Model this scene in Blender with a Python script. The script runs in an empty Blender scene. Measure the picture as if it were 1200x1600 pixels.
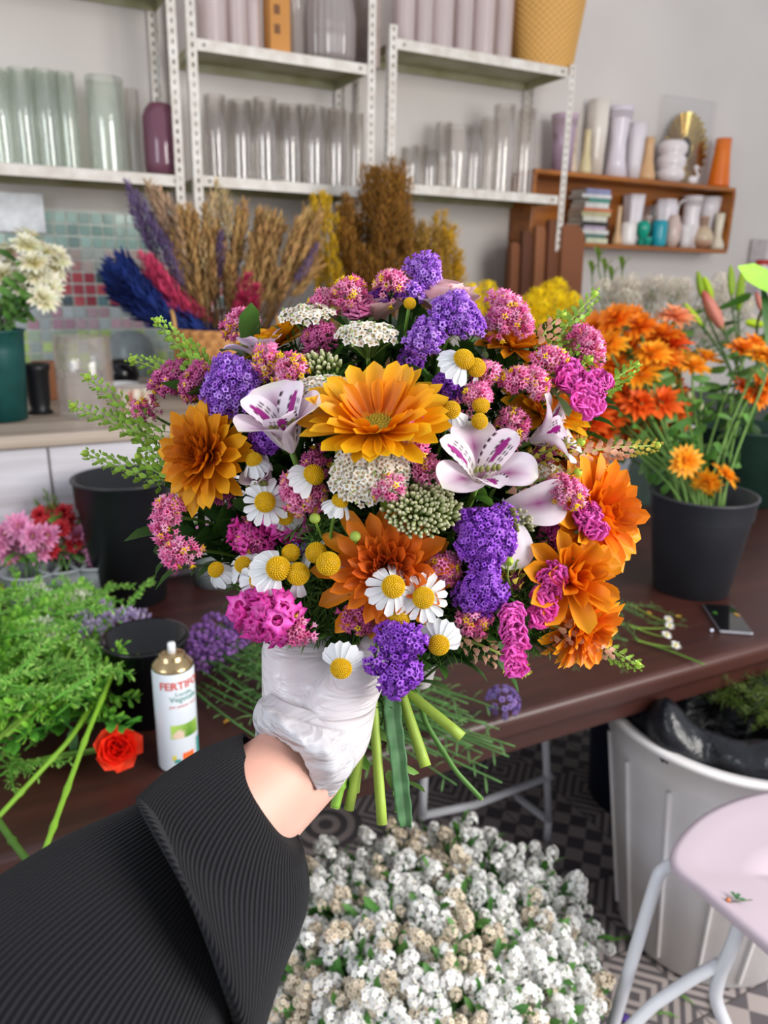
import bpy, math, random
import numpy as np
from math import radians as R, sin, cos, pi
random.seed(7); rng = np.random.default_rng(11)
sc = bpy.context.scene
COL = sc.collection

# ------------------------------------------------------------------ camera
CAM = np.array([0, 0, 1.5])
_y, _p, _r = R(27), R(17.1), R(1.2)
FW = np.array([sin(_y)*cos(_p), cos(_y)*cos(_p), -sin(_p)])
_r0 = np.array([cos(_y), -sin(_y), 0.0]); _u0 = np.cross(_r0, FW)
RT = _r0*cos(_r) + _u0*sin(_r); UP = np.cross(RT, FW)
cd = bpy.data.cameras.new('camera'); cam = bpy.data.objects.new('camera', cd); COL.objects.link(cam)
cd.sensor_fit = 'VERTICAL'; cd.sensor_height = 36; cd.lens = 27; cd.clip_start = .02
cd.dof.use_dof = True; cd.dof.focus_distance = .50; cd.dof.aperture_fstop = 8.5
from mathutils import Matrix, Vector
cam.matrix_world = Matrix(((RT[0], UP[0], -FW[0], CAM[0]), (RT[1], UP[1], -FW[1], CAM[1]), (RT[2], UP[2], -FW[2], CAM[2]), (0, 0, 0, 1)))
sc.camera = cam
# ------------------------------------------------------------------ light and exposure
sc.view_settings.view_transform = 'Standard'; sc.view_settings.look = 'None'
sc.view_settings.exposure = 0.32; sc.view_settings.gamma = 1; sc.view_settings.use_curve_mapping = False
w = bpy.data.worlds.new('daylight'); sc.world = w; w.use_nodes = True
w.node_tree.nodes['Background'].inputs[0].default_value = (.90, .93, 1.0, 1)
w.node_tree.nodes['Background'].inputs[1].default_value = .56
def area(name, loc, tgt, sx, sy, power, col):
    l = bpy.data.lights.new(name, 'AREA'); l.shape = 'RECTANGLE'; l.size = sx; l.size_y = sy; l.energy = power; l.color = col
    o = bpy.data.objects.new(name, l); COL.objects.link(o); o.location = loc
    o.rotation_euler = (Vector(tgt)-Vector(loc)).to_track_quat('-Z', 'Y').to_euler(); return o
area('doorway_daylight', (1.9, -1.1, 2.1), (.6, 1.2, .9), 1.6, 1.8, 92, (1, .975, .93))
area('left_soft_fill', (-2.1, .2, 2.3), (1.0, 2.2, 1.3), 1.2, 1.4, 26, (.86, .93, 1))  # soft fill lamp added at the left, no opening known there

# ------------------------------------------------------------------ pixel rays to places in the room
def ray(x, y): return FW + (x-600)/1200*RT - (y-800)/1200*UP
def D(x, y, d): return CAM + ray(x, y)*d                      # at distance d along the view axis
def Zp(x, y, z): q = ray(x, y); return CAM + q*(z-CAM[2])/q[2]
def Yp(x, y, Y): q = ray(x, y); return CAM + q*(Y-CAM[1])/q[1]
def prj(p): v = np.asarray(p)-CAM; f = v@FW; return 600+1200*(v@RT)/f, 800-1200*(v@UP)/f, f
def ztop(p, py):                                              # height at which the upright line over p reaches row py
    lo, hi = p[2]-.2, p[2]+2.5
    for _ in range(30):
        m = (lo+hi)/2
        if prj((p[0], p[1], m))[1] > py: lo = m
        else: hi = m
    return lo
def V3(a, b, c): v = a*RT + b*UP - c*FW; return v/np.linalg.norm(v)   # right, up, towards the holder

# ------------------------------------------------------------------ colours and materials
def lin(c):
    if isinstance(c, str): c = [int(c[i:i+2], 16)/255 for i in (0, 2, 4)]
    c = np.asarray(c, float); return np.where(c <= .04045, c/12.92, ((c+.055)/1.055)**2.4)
def new_mat(name):
    m = bpy.data.materials.new(name); m.use_nodes = True
    return m, m.node_tree.nodes, m.node_tree.links, m.node_tree.nodes['Principled BSDF']
MATS = {}
def solid(name, col, rough=.6, metal=0, var=.12, scale=20, bump=0, trans=0, ior=1.45, spec=.5, sss=0, col2=None, coat=0):
    if name in MATS: return MATS[name]
    m, N, L, b = new_mat(name); c = lin(col); c2 = lin(col2) if col2 else c*(1-var*2)
    tc = N.new('ShaderNodeTexCoord'); nz = N.new('ShaderNodeTexNoise'); nz.inputs['Scale'].default_value = scale; nz.inputs['Detail'].default_value = 4
    L.new(tc.outputs['Object'], nz.inputs['Vector'])
    rp = N.new('ShaderNodeValToRGB'); rp.color_ramp.elements[0].position = .35; rp.color_ramp.elements[1].position = .65
    rp.color_ramp.elements[0].color = (*c2, 1); rp.color_ramp.elements[1].color = (*c, 1)
    L.new(nz.outputs['Fac'], rp.inputs['Fac']); L.new(rp.outputs['Color'], b.inputs['Base Color'])
    b.inputs['Roughness'].default_value = rough; b.inputs['Metallic'].default_value = metal; b.inputs['IOR'].default_value = ior
    b.inputs['Transmission Weight'].default_value = trans; b.inputs['Specular IOR Level'].default_value = spec
    b.inputs['Coat Weight'].default_value = coat
    if sss: b.inputs['Subsurface Weight'].default_value = sss; b.inputs['Subsurface Radius'].default_value = (.01, .005, .003); b.inputs['Subsurface Scale'].default_value = 1
    if bump:
        bp = N.new('ShaderNodeBump'); bp.inputs['Strength'].default_value = bump; bp.inputs['Distance'].default_value = .01
        L.new(nz.outputs['Fac'], bp.inputs['Height']); L.new(bp.outputs['Normal'], b.inputs['Normal'])
    MATS[name] = m; return m
def vcol(name, rough=.55, translucent=.25, var=.12, scale=120, spec=.35):
    m, N, L, b = new_mat(name)
    at = N.new('ShaderNodeAttribute'); at.attribute_name = 'Col'
    nz = N.new('ShaderNodeTexNoise'); nz.inputs['Scale'].default_value = scale
    tc = N.new('ShaderNodeTexCoord'); L.new(tc.outputs['Object'], nz.inputs['Vector'])
    mp = N.new('ShaderNodeMapRange'); mp.inputs['To Min'].default_value = 1-var; mp.inputs['To Max'].default_value = 1+var
    L.new(nz.outputs['Fac'], mp.inputs['Value'])
    mx = N.new('ShaderNodeVectorMath'); mx.operation = 'SCALE'; L.new(at.outputs['Color'], mx.inputs[0]); L.new(mp.outputs[0], mx.inputs['Scale'])
    L.new(mx.outputs[0], b.inputs['Base Color']); b.inputs['Roughness'].default_value = rough; b.inputs['Specular IOR Level'].default_value = spec
    if translucent:
        tr = N.new('ShaderNodeBsdfTranslucent'); L.new(mx.outputs[0], tr.inputs['Color'])
        ms = N.new('ShaderNodeMixShader'); ms.inputs[0].default_value = translucent
        L.new(b.outputs[0], ms.inputs[1]); L.new(tr.outputs[0], ms.inputs[2]); L.new(ms.outputs[0], N['Material Output'].inputs['Surface'])
    MATS[name] = m; return m
PETAL = vcol('petal_tissue', .5, .28); LEAF = vcol('leaf_tissue', .45, .2, .25, 90); STEM = vcol('stem_skin', .45, .05, .2, 60)
DRY = vcol('dried_plant', .8, .15, .25, 80)
def paint(name, rough=.4, spec=.5, coat=0): return MATS.get(name) or vcol(name, rough, 0, .06, 15, spec)
GLAZE = paint('ceramic_glaze', .22, .5)

# ------------------------------------------------------------------ mesh building
class MB:
    def __init__(s): s.V = []; s.F = []; s.C = []; s.n = 0; s.P = []
    def add(s, V, F, C=(.5, .5, .5), M=None, P=None):
        V = np.asarray(V, float).reshape(-1, 3)
        if M is not None: V = V@np.asarray(M)[:3, :3].T + np.asarray(M)[:3, 3]
        C = np.asarray(C, float)
        if C.ndim == 1: C = np.tile(C, (len(V), 1))
        F = [np.asarray(f, int) for f in F] if isinstance(F, list) else [np.asarray(F, int)]
        for f in F: s.F.append(f + s.n)
        s.V.append(V); s.C.append(C); s.P.append(np.zeros((len(V), 3)) if P is None else np.asarray(P).reshape(-1, 3)); s.n += len(V); return s
    def stamp(s, T, Ms, tint=None):                               # many copies of one template in one part
        V, F, C = T; Ms = np.asarray(Ms); k = len(Ms); n = len(V)
        if not k: return s
        W = np.einsum('kij,nj->kni', Ms[:, :3, :3], V) + Ms[:, None, :3, 3]
        CC = np.tile(C[None], (k, 1, 1))
        if tint is not None: CC = np.clip(CC*np.asarray(tint)[:, None, :], 0, 1)
        for f in F: s.F.append((f[None]+(np.arange(k)*n)[:, None, None]).reshape(-1, f.shape[1])+s.n)
        s.V.append(W.reshape(-1, 3)); s.C.append(CC.reshape(-1, 3)); s.P.append(np.zeros((k*n, 3))); s.n += k*n; return s
    def mesh(s, name, mat, smooth=True):
        me = bpy.data.meshes.new(name); V = np.concatenate(s.V); C = np.concatenate(s.C); Pq = np.concatenate(s.P)
        li = np.concatenate([f.ravel() for f in s.F]); tot = np.concatenate([np.full(len(f), f.shape[1]) for f in s.F])
        me.vertices.add(len(V)); me.vertices.foreach_set('co', V.ravel())
        me.loops.add(len(li)); me.loops.foreach_set('vertex_index', li.astype(np.int32))
        me.polygons.add(len(tot)); me.polygons.foreach_set('loop_start', (np.cumsum(tot)-tot).astype(np.int32)); me.polygons.foreach_set('loop_total', tot.astype(np.int32))
        me.polygons.foreach_set('use_smooth', np.full(len(tot), smooth))
        a = me.color_attributes.new('Col', 'FLOAT_COLOR', 'POINT'); a.data.foreach_set('color', np.c_[C, np.ones(len(C))].ravel().astype(np.float32))
        if np.any(Pq): b = me.attributes.new('pat', 'FLOAT_VECTOR', 'POINT'); b.data.foreach_set('vector', Pq.ravel().astype(np.float32))
        me.update(calc_edges=True); me.validate(); me.materials.append(mat); return me
    def build(s, name, mat, parent=None, smooth=True, label=None):
        o = bpy.data.objects.new(name, s.mesh(name, mat, smooth)); COL.objects.link(o)
        if parent is not None: o.parent = parent
        if label: o['label'] = label
        return o
def thing(name, label, cat, loc=(0, 0, 0), group=None, M=None):
    o = bpy.data.objects.new(name, None); COL.objects.link(o); o.empty_display_size = .02
    if M is not None: o.matrix_world = Matrix(M.tolist())
    else: o.location = tuple(loc)
    return tag(o, label, cat, group)
def tag(o, label, cat, group=None, kind=None):
    o['label'] = label; o['category'] = cat
    if group: o['group'] = group
    o['kind'] = kind or 'thing'
    return o
def struct(o): o['kind'] = 'structure'; return o
def dup(root, loc=None, M=None, label=None, group=None):
    r = root.copy(); COL.objects.link(r)
    if M is not None: r.matrix_world = Matrix(M.tolist())
    if loc is not None: r.location = tuple(loc)
    if label: r['label'] = label
    if group: r['group'] = group
    for ch in list(root.children):
        c = ch.copy(); COL.objects.link(c); c.parent = r
        for g in list(ch.children):
            q = g.copy(); COL.objects.link(q); q.parent = c
    return r
# matrices
def T4(x=0, y=0, z=0): m = np.eye(4); m[:3, 3] = (x, y, z); return m
def S4(x, y=None, z=None): return np.diag([x, x if y is None else y, x if z is None else z, 1.0])
def RX(a): m = np.eye(4); c, s_ = cos(a), sin(a); m[1:3, 1:3] = [[c, -s_], [s_, c]]; return m
def RY(a): m = np.eye(4); c, s_ = cos(a), sin(a); m[0, 0] = c; m[0, 2] = s_; m[2, 0] = -s_; m[2, 2] = c; return m
def RZ(a): m = np.eye(4); c, s_ = cos(a), sin(a); m[:2, :2] = [[c, -s_], [s_, c]]; return m
def FR(p, n, up=None, roll=0):                                   # frame: z along n, y towards up
    n = np.asarray(n, float); n = n/np.linalg.norm(n); up = np.array([0, 0, 1.]) if up is None else np.asarray(up, float)
    x = np.cross(up, n)
    if np.linalg.norm(x) < 1e-4: x = np.cross([0, 1, 0], n)
    x /= np.linalg.norm(x); y = np.cross(n, x); m = np.eye(4); m[:3, 0] = x; m[:3, 1] = y; m[:3, 2] = n; m[:3, 3] = p
    return m@RZ(roll) if roll else m
def grid(P, C=(.5, .5, .5), wrap=False, pat=None):               # P (a, b, 3) -> quads
    P = np.asarray(P); a, b = P.shape[:2]; idx = np.arange(a*b).reshape(a, b)
    if wrap: nx = np.roll(idx, -1, 1); F = np.stack([idx[:-1], nx[:-1], nx[1:], idx[1:]], -1).reshape(-1, 4)
    else: F = np.stack([idx[:-1, :-1], idx[:-1, 1:], idx[1:, 1:], idx[1:, :-1]], -1).reshape(-1, 4)
    C = np.asarray(C, float); C = C.reshape(-1, 3) if C.ndim == 3 else np.tile(C, (a*b, 1))
    return P.reshape(-1, 3), [F], C
def petalT(L, W, nu=6, nv=4, e0=.2, e1=-.1, cup=.5, tp=2.5, base=.12, c=lambda u, v: np.array([.8, .4, .1]), ruf=0, fr=9):
    u = np.linspace(0, 1, nu+1); v = np.linspace(-1, 1, nv+1); ph = e0+(e1-e0)*u
    y = np.concatenate([[0], np.cumsum(np.cos(ph[:-1]))])*L/nu; z = np.concatenate([[0], np.cumsum(np.sin(ph[:-1]))])*L/nu
    ww = W/2*(u+base)**.6/(1+base)**.6*1.2*np.maximum(1-u**(tp*1.45), .0)**.45; ww[-1] = max(ww[-1], W*.03)
    P = np.zeros((nu+1, nv+1, 3)); P[..., 0] = ww[:, None]*v; P[..., 1] = y[:, None]; P[..., 2] = z[:, None]+cup*ww[:, None]*v[None]**2
    if ruf: P[..., 2] += ruf*u[:, None]**2*np.sin(v*fr)[None]; P[..., 1] += ruf*.6*u[:, None]**3*np.cos(v*fr*1.3)[None]
    C = np.array([[c(a, b) for b in v] for a in u]); return grid(P, C)
def whorl(n, r0, z0, elev, j=.12, sj=.12, a0=0):                 # matrices of n petals round the axis
    out = []
    for i in range(n):
        a = a0+2*pi*i/n+random.uniform(-j, j)*2*pi/n*1.5; s_ = 1+random.uniform(-sj, sj)
        out.append(RZ(a)@T4(0, r0, z0)@RX(elev+random.uniform(-j, j))@RY(random.uniform(-.25, .25))@S4(s_))
    return out
def tints(n, v=.12): return 1+rng.uniform(-v, v, (n, 1))+rng.uniform(-v/3, v/3, (n, 3))
def ringsT(C_, rads, n=8, cap=True, cols=(.3, .4, .1), flat=1):
    C_ = np.asarray(C_, float); k = len(C_); rads = np.broadcast_to(rads, (k,)); t = np.gradient(C_, axis=0)
    t /= np.linalg.norm(t, axis=1)[:, None]+1e-9; up = np.array([0, 0, 1.]) if abs(t[0][2]) < .9 else np.array([1., 0, 0])
    P = []; x = np.cross(up, t[0]); x /= np.linalg.norm(x); th = np.linspace(0, 2*pi, n, endpoint=False)
    for i in range(k):
        x = x-t[i]*(x@t[i]); x /= np.linalg.norm(x)+1e-9; y = np.cross(t[i], x)
        P.append(C_[i]+rads[i]*(np.cos(th)[:, None]*x+flat*np.sin(th)[:, None]*y))
    cc = np.asarray(cols, float)
    if cc.ndim == 2: cc = np.repeat(cc[:, None], n, 1)
    V, F, C = grid(np.array(P), cc, True)
    if cap: F = F+[np.arange(n)[::-1][None], (np.arange(n)+(k-1)*n)[None]]
    return V, F, C
def tube(mb, pts, r, n=8, col=(.3, .4, .1), cap=True, flat=1): mb.add(*ringsT(pts, r, n, cap, col, flat)); return mb
def bez(a, b, c, d, n=12):
    t = np.linspace(0, 1, n)[:, None]; a, b, c, d = map(np.asarray, (a, b, c, d))
    return a*(1-t)**3+3*b*t*(1-t)**2+3*c*t*t*(1-t)+d*t**3
def latheT(prof, n=32, col=(.5, .5, .5), rip=0, k=8, cols=None):
    prof = np.asarray(prof, float); th = np.linspace(0, 2*pi, n, endpoint=False); r = prof[:, :1]*(1+rip*np.cos(k*th)[None])
    P = np.stack([r*np.cos(th), r*np.sin(th), np.repeat(prof[:, 1:2], n, 1)], -1)
    return grid(P, np.repeat(np.asarray(cols)[:, None], n, 1) if cols is not None else col, True)
def boxT(cx, cy, cz, sx, sy, sz, col=(.5, .5, .5)):
    V = np.array([[x, y, z] for x in (-.5, .5) for y in (-.5, .5) for z in (-.5, .5)])*(sx, sy, sz)+(cx, cy, cz)
    return V, [np.array([[0, 1, 3, 2], [4, 6, 7, 5], [0, 4, 5, 1], [2, 3, 7, 6], [0, 2, 6, 4], [1, 5, 7, 3]])], np.tile(np.asarray(col, float), (8, 1))
def bevel(o, w_=.003, seg=2): m = o.modifiers.new('bevel', 'BEVEL'); m.width = w_; m.segments = seg; m.limit_method = 'ANGLE'; return o
def ballT(r=1, n=10, m=7, col=(.5, .5, .5), sy=1):
    th = np.linspace(0, pi, m); return latheT(np.c_[np.maximum(np.sin(th), .01)*r, -np.cos(th)*r*sy], n, col)
def boxobj(name, mat, c, s_, parent=None, bev=.003, col=(.5, .5, .5), label=None):
    o = MB().add(*boxT(*c, *s_, col)).build(name, mat, parent, False, label); return bevel(o, bev) if bev else o
def mix(a, b, t): return np.asarray(a)*(1-t)+np.asarray(b)*t
# ================================================================== SETTING
def wall_mat():
    m, N, L, b = new_mat('painted_plaster'); tc = N.new('ShaderNodeTexCoord')
    nz = N.new('ShaderNodeTexNoise'); nz.inputs['Scale'].default_value = 1.3; nz.inputs['Detail'].default_value = 6; L.new(tc.outputs['Object'], nz.inputs[0])
    rp = N.new('ShaderNodeValToRGB'); rp.color_ramp.elements[0].position = .3; rp.color_ramp.elements[1].position = .7
    rp.color_ramp.elements[0].color = (*lin('c6bfbb'), 1); rp.color_ramp.elements[1].color = (*lin('d4cdc8'), 1)
    L.new(nz.outputs[0], rp.inputs[0]); L.new(rp.outputs[0], b.inputs['Base Color']); b.inputs['Roughness'].default_value = .75
    n2 = N.new('ShaderNodeTexNoise'); n2.inputs['Scale'].default_value = 25; L.new(tc.outputs['Object'], n2.inputs[0])
    bp = N.new('ShaderNodeBump'); bp.inputs['Strength'].default_value = .15; L.new(n2.outputs[0], bp.inputs['Height']); L.new(bp.outputs[0], b.inputs['Normal']); return m
def tile_mat():
    m, N, L, b = new_mat('cement_tiles'); tc = N.new('ShaderNodeTexCoord'); sp = N.new('ShaderNodeSeparateXYZ'); L.new(tc.outputs['Object'], sp.inputs[0])
    def ma(op, a, b_=None, c=None):
        n = N.new('ShaderNodeMath'); n.operation = op
        for i, v in enumerate((a, b_, c)):
            if v is None: continue
            if isinstance(v, (int, float)): n.inputs[i].default_value = v
            else: L.new(v, n.inputs[i])
        return n.outputs[0]
    T = .20
    fx = ma('SUBTRACT', ma('FRACT', ma('DIVIDE', ma('ADD', sp.outputs[0], 10), T)), .5); fy = ma('SUBTRACT', ma('FRACT', ma('DIVIDE', ma('ADD', sp.outputs[1], 10), T)), .5)
    ix = ma('FLOOR', ma('DIVIDE', ma('ADD', sp.outputs[0], 10), T*3)); iy = ma('FLOOR', ma('DIVIDE', ma('ADD', sp.outputs[1], 10), T*2))
    sel = ma('FRACT', ma('ADD', ma('MULTIPLY', ix, .37), ma('MULTIPLY', iy, .61)))
    # lattice of lines, checks of diamonds, rings
    dia = ma('ADD', ma('ABSOLUTE', fx), ma('ABSOLUTE', fy))
    lat = ma('GREATER_THAN', ma('SINE', ma('MULTIPLY', dia, 38)), .1)
    u = ma('FLOOR', ma('MULTIPLY', ma('ADD', fx, fy), 3)); v = ma('FLOOR', ma('MULTIPLY', ma('SUBTRACT', fx, fy), 3))
    chk = ma('GREATER_THAN', ma('ABSOLUTE', ma('MODULO', ma('ADD', u, v), 2)), .5)
    rr = ma('SQRT', ma('ADD', ma('MULTIPLY', fx, fx), ma('MULTIPLY', fy, fy)))
    ring = ma('GREATER_THAN', ma('SINE', ma('MULTIPLY', rr, 30)), .0)
    s1 = ma('GREATER_THAN', sel, .4); s2 = ma('GREATER_THAN', sel, .75)
    a = ma('ADD', ma('MULTIPLY', lat, ma('SUBTRACT', 1, s1)), ma('MULTIPLY', s1, ma('ADD', ma('MULTIPLY', chk, ma('SUBTRACT', 1, s2)), ma('MULTIPLY', ring, s2))))
    gr = ma('GREATER_THAN', ma('MAXIMUM', ma('ABSOLUTE', fx), ma('ABSOLUTE', fy)), .492)
    mx = N.new('ShaderNodeMix'); mx.data_type = 'RGBA'; L.new(a, mx.inputs[0]); mx.inputs[6].default_value = (*lin('a89d9a'), 1); mx.inputs[7].default_value = (*lin('5e585b'), 1)
    m2 = N.new('ShaderNodeMix'); m2.data_type = 'RGBA'; L.new(gr, m2.inputs[0]); L.new(mx.outputs[2], m2.inputs[6]); m2.inputs[7].default_value = (*lin('4a4442'), 1)
    L.new(m2.outputs[2], b.inputs['Base Color']); b.inputs['Roughness'].default_value = .5; return m
WALL = wall_mat()
struct(MB().add(*boxT(1.2, 3.27, 1.6, 9, .1, 3.4)).build('wall_back', WALL, None, False))
struct(MB().add(*boxT(1.2, .5, -.05, 9, 7, .1)).build('floor', tile_mat(), None, False))

# ================================================================== WORK TABLE
def wood_mat(name, c1, c2, rough=.4, sc_=3, axis=(.4, 6, 6), coat=0, spec=.5):
    m, N, L, b = new_mat(name); tc = N.new('ShaderNodeTexCoord'); mp = N.new('ShaderNodeMapping'); mp.inputs['Scale'].default_value = axis
    nz = N.new('ShaderNodeTexNoise'); nz.inputs['Scale'].default_value = sc_; nz.inputs['Detail'].default_value = 8; nz.inputs['Roughness'].default_value = .6
    L.new(tc.outputs['Object'], mp.inputs[0]); L.new(mp.outputs[0], nz.inputs[0]); rp = N.new('ShaderNodeValToRGB')
    rp.color_ramp.elements[0].position = .33; rp.color_ramp.elements[1].position = .68
    rp.color_ramp.elements[0].color = (*lin(c1), 1); rp.color_ramp.elements[1].color = (*lin(c2), 1); L.new(nz.outputs[0], rp.inputs[0]); L.new(rp.outputs[0], b.inputs['Base Color'])
    b.inputs['Roughness'].default_value = rough; b.inputs['Specular IOR Level'].default_value = spec
    bp = N.new('ShaderNodeBump'); bp.inputs['Strength'].default_value = .15; L.new(nz.outputs[0], bp.inputs['Height']); L.new(bp.outputs[0], b.inputs['Normal']); return m
TWOOD = wood_mat('dark_varnished_wood', '2c1512', '45231c', .42)
tbl = thing('work_table', 'long dark brown varnished work table with trimmings and buckets on it', 'table', (1.2, 1.43, 0))
o = MB().add(*boxT(0, 0, .725, 4.6, .92, .05)).build('tabletop', TWOOD, tbl, False); bevel(o, .014, 4)
boxobj('front_rail', TWOOD, (0, -.40, .67), (4.4, .03, .07), tbl)
for x in (-2.1, 2.1):
    for y in (-.38, .38): boxobj('leg', TWOOD, (x, y, .35), (.07, .07, .70), tbl)

# ================================================================== WHITE PLANK COUNTER
PLANK = wood_mat('whitewashed_plank', 'a49ea0', 'd6d2da', .6, 2.2, (.5, 3, 6))
ct = thing('plank_counter', 'whitewashed plank counter standing behind the work table', 'counter', (.15, 2.6, 0))
boxobj('countertop', wood_mat('scuffed_counter_top', '8b7a6a', 'b5a699', .5), (0, -.04, 1.115), (2.9, 1.26, .03), ct)
for k in range(6): boxobj('plank', PLANK, (0, -.645, 1.005-k*.19), (2.86, .02, .183), ct, .004)
for k in range(4):
    for j, xx in enumerate((-.98, 0, 1.0)): pass
for x in (-1.42, 1.42): boxobj('side_panel', PLANK, (x, -.02, .55), (.02, 1.2, 1.1), ct)
for k, xx in enumerate((-.055, .35, -.3)):
    boxobj('gap_strip', solid('plank_gap', '5a5452'), (xx, -.6565, 1.005-k*.19), (.004, .002, .18), ct, 0)  # thin dark strips stand for the shaded gaps between plank ends

# ================================================================== METAL SHELVING
RUST = solid('worn_white_paint', 'dcd7d0', .45, 0, .1, 22, .05, col2='c9c0b6')
UNDER = solid('olive_underside_reflect', 'a9a78a', .5, 0, .1, 8, col2='8e8b62')  # olive holds yellow reflected light put into the board colour
def post(parent, x, y, z0, z1, sx=1, sy=1, name='upright_post'):
    mb = MB(); W = .030; p = .03; n = int((z1-z0)/p); hz = .014; hw = .008
    for k in range(n):
        za = z0+k*p; zb = za+(p-hz)/2; zc = zb+hz; zd = za+p
        for q in (0, 1):
            def Q(a0, a1, b0, b1):
                P = np.array([[a0, 0, b0], [a1, 0, b0], [a1, 0, b1], [a0, 0, b1]]) if q == 0 else np.array([[0, a0, b0], [0, a1, b0], [0, a1, b1], [0, a0, b1]])
                P = P*(sx, sy, 1)+(x, y, 0); mb.add(P, np.array([[0, 1, 2, 3]]))
            Q(0, W, za, zb); Q(0, W, zc, zd); Q(0, W/2-hw/2, zb, zc); Q(W/2+hw/2, W, zb, zc)
    o = mb.build(name, RUST, parent, False); m = o.modifiers.new('sheet', 'SOLIDIFY'); m.thickness = .002; return o
def shelf_board(parent, x0, x1, z, y0=2.9, y1=3.2):
    o = MB().add(*boxT((x0+x1)/2, (y0+y1)/2, z-.002, x1-x0, y1-y0, .004)).build('shelf_board', UNDER, parent, False)
    lip = MB()
    lip.add(*boxT((x0+x1)/2, y0, z-.016, x1-x0, .004, .036)); lip.build('shelf_lip', RUST, o, False, 'white painted folded front edge')
    mb = MB()
    mb.add(*boxT((x0+x1)/2, y1-.004, z-.016, x1-x0, .004, .032)); mb.add(*boxT(x0, (y0+y1)/2, z-.016, .004, y1-y0, .032)); mb.add(*boxT(x1, (y0+y1)/2, z-.016, .004, y1-y0, .032))
    mb.build('shelf_flange', UNDER, o, False)
    for bx in (x0+.03, x1-.03):
        b = MB().add(*latheT([(.001, 0), (.006, 0), (.006, .004), (.001, .005)], 8), M=T4(bx, y0-.002, z-.016)@RX(pi/2)); b.build('bolt', solid('bolt_steel', '8a8480', .4, .8), o, False)
    return o
sh = {}
for nm, x0, x1, posts, lab, zz in (
    ('l', -.55, .67, ((-.55, 1, 3.1), (.67, -1, 3.1)), 'left bay of white slotted metal shelving with a mauve vase on it', (1.815, 2.42)),
    ('m', .73, 1.37, ((.705, 1, 3.1), (1.40, -1, 3.1)), 'middle bay of white slotted metal shelving holding tall ribbed glass', (1.822, 2.245)),
    ('r', 1.49, 2.30, ((1.46, 1, 2.40), (2.335, -1, 2.385)), 'right bay of slotted metal shelving with a wicker basket on its top board', (1.848, 2.346))):
    u = thing('metal_shelf_unit', lab, 'shelving unit', (0, 0, 0)); sh[nm] = u
    for x, s_, zt in posts:
        for y, t in ((2.895, 1), (3.205, -1)): post(u, x, y, 1.13 if (y < 3 and nm != 'r') or nm != 'r' else 1.13, zt, s_, t)
    for z in zz: shelf_board(u, x0, x1, z)
    if nm == 'l':
        pass
ZL, ZM, ZR, ZMU, ZRU = 1.815, 1.822, 1.848, 2.245, 2.346

# glass
def glass(name, col='ffffff', rough=.03, haze=0, hcol='d8cccc', edge=.38):
    # thin sheet glass: clear film with a surface reflection
    m, N, L, b = new_mat(name); tp = N.new('ShaderNodeBsdfTransparent'); tp.inputs[0].default_value = (*lin(col), 1)
    gl_ = N.new('ShaderNodeBsdfGlossy'); gl_.inputs['Roughness'].default_value = rough; gl_.inputs[0].default_value = (1, 1, 1, 1)
    fr = N.new('ShaderNodeLayerWeight'); fr.inputs['Blend'].default_value = .32; ms = N.new('ShaderNodeMixShader')
    pw = N.new('ShaderNodeMath'); pw.operation = 'MULTIPLY_ADD'; pw.inputs[1].default_value = edge; pw.inputs[2].default_value = .03; L.new(fr.outputs['Fresnel'], pw.inputs[0])
    last = tp.outputs[0]
    if haze:
        df = N.new('ShaderNodeBsdfDiffuse'); df.inputs[0].default_value = (*lin(hcol), 1); m1 = N.new('ShaderNodeMixShader'); m1.inputs[0].default_value = haze; L.new(tp.outputs[0], m1.inputs[1]); L.new(df.outputs[0], m1.inputs[2]); last = m1.outputs[0]
    L.new(pw.outputs[0], ms.inputs[0]); L.new(last, ms.inputs[1]); L.new(gl_.outputs[0], ms.inputs[2]); L.new(ms.outputs[0], N['Material Output'].inputs['Surface']); return m
GLASS = glass('clear_glass', 'fefdfc', .03, .07, 'e8dad4'); GGLASS = glass('greenish_glass', 'fbfdfa', .03, .12, 'dfe6dc'); WRAP = glass('milky_wrapped_glass', 'fdf8f8', .3, .28, 'ece0de')
MAUVE = glass('mauve_glass', 'b0788c', .08, .55, '8f5c70'); RIBG = glass('ribbed_glass', 'dcd8d4', .12, .35)
def cyl_vase(name, x, y, z, r, h, mat, label, group=None, flare=1.0, t=.003, rip=0, k=24):
    prof = [(.001, 0), (r, 0), (r, .001), (r*flare*.5+r*.5, h*.5), (r*flare, h), (r*flare-t, h), (r*flare*.5+r*.5-t, h*.5), (r-t, .013), (r-t, .012), (.001, .012)]
    o = MB().add(*latheT(prof, 40 if rip == 0 else 96, (.5, .5, .5), rip, k)).build(name, mat); o.location = (x, y, z+.001)
    return tag(o, label, 'vase', group)
def onshelf(px, pyb, z, y):                                     # x of column px at depth y on a board
    return Yp(px, pyb, y)[0]
def row(items, z, yb, mat, label, group):
    for px, wd, top, yy in items:
        x = Yp(px, yb, yy)[0]; p = np.array([x, yy, z]); d = prj(p)[2]; h = ztop(p, top)-z
        cyl_vase('cylinder_vase', x, yy, z, wd*d/1200/2, h, mat, label, group)
row([(8, 34, 112, 3.0), (44, 34, 108, 3.0), (80, 33, 110, 3.0), (112, 30, 114, 3.02), (24, 30, 110, 3.11), (66, 30, 112, 3.11), (100, 30, 116, 3.12)], ZL, 250, GGLASS,
    'tall clear glass cylinder in the row at the left end of the left shelf', 'tall glass cylinders on the left shelf')
row([(172, 56, 122, 3.02)], ZL, 258, GGLASS, 'wide greenish glass cylinder left of the mauve vase', None)
row([(212, 24, 140, 3.12)], ZL, 258, GLASS, 'slim clear glass cylinder half behind the mauve vase', None)
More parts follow.
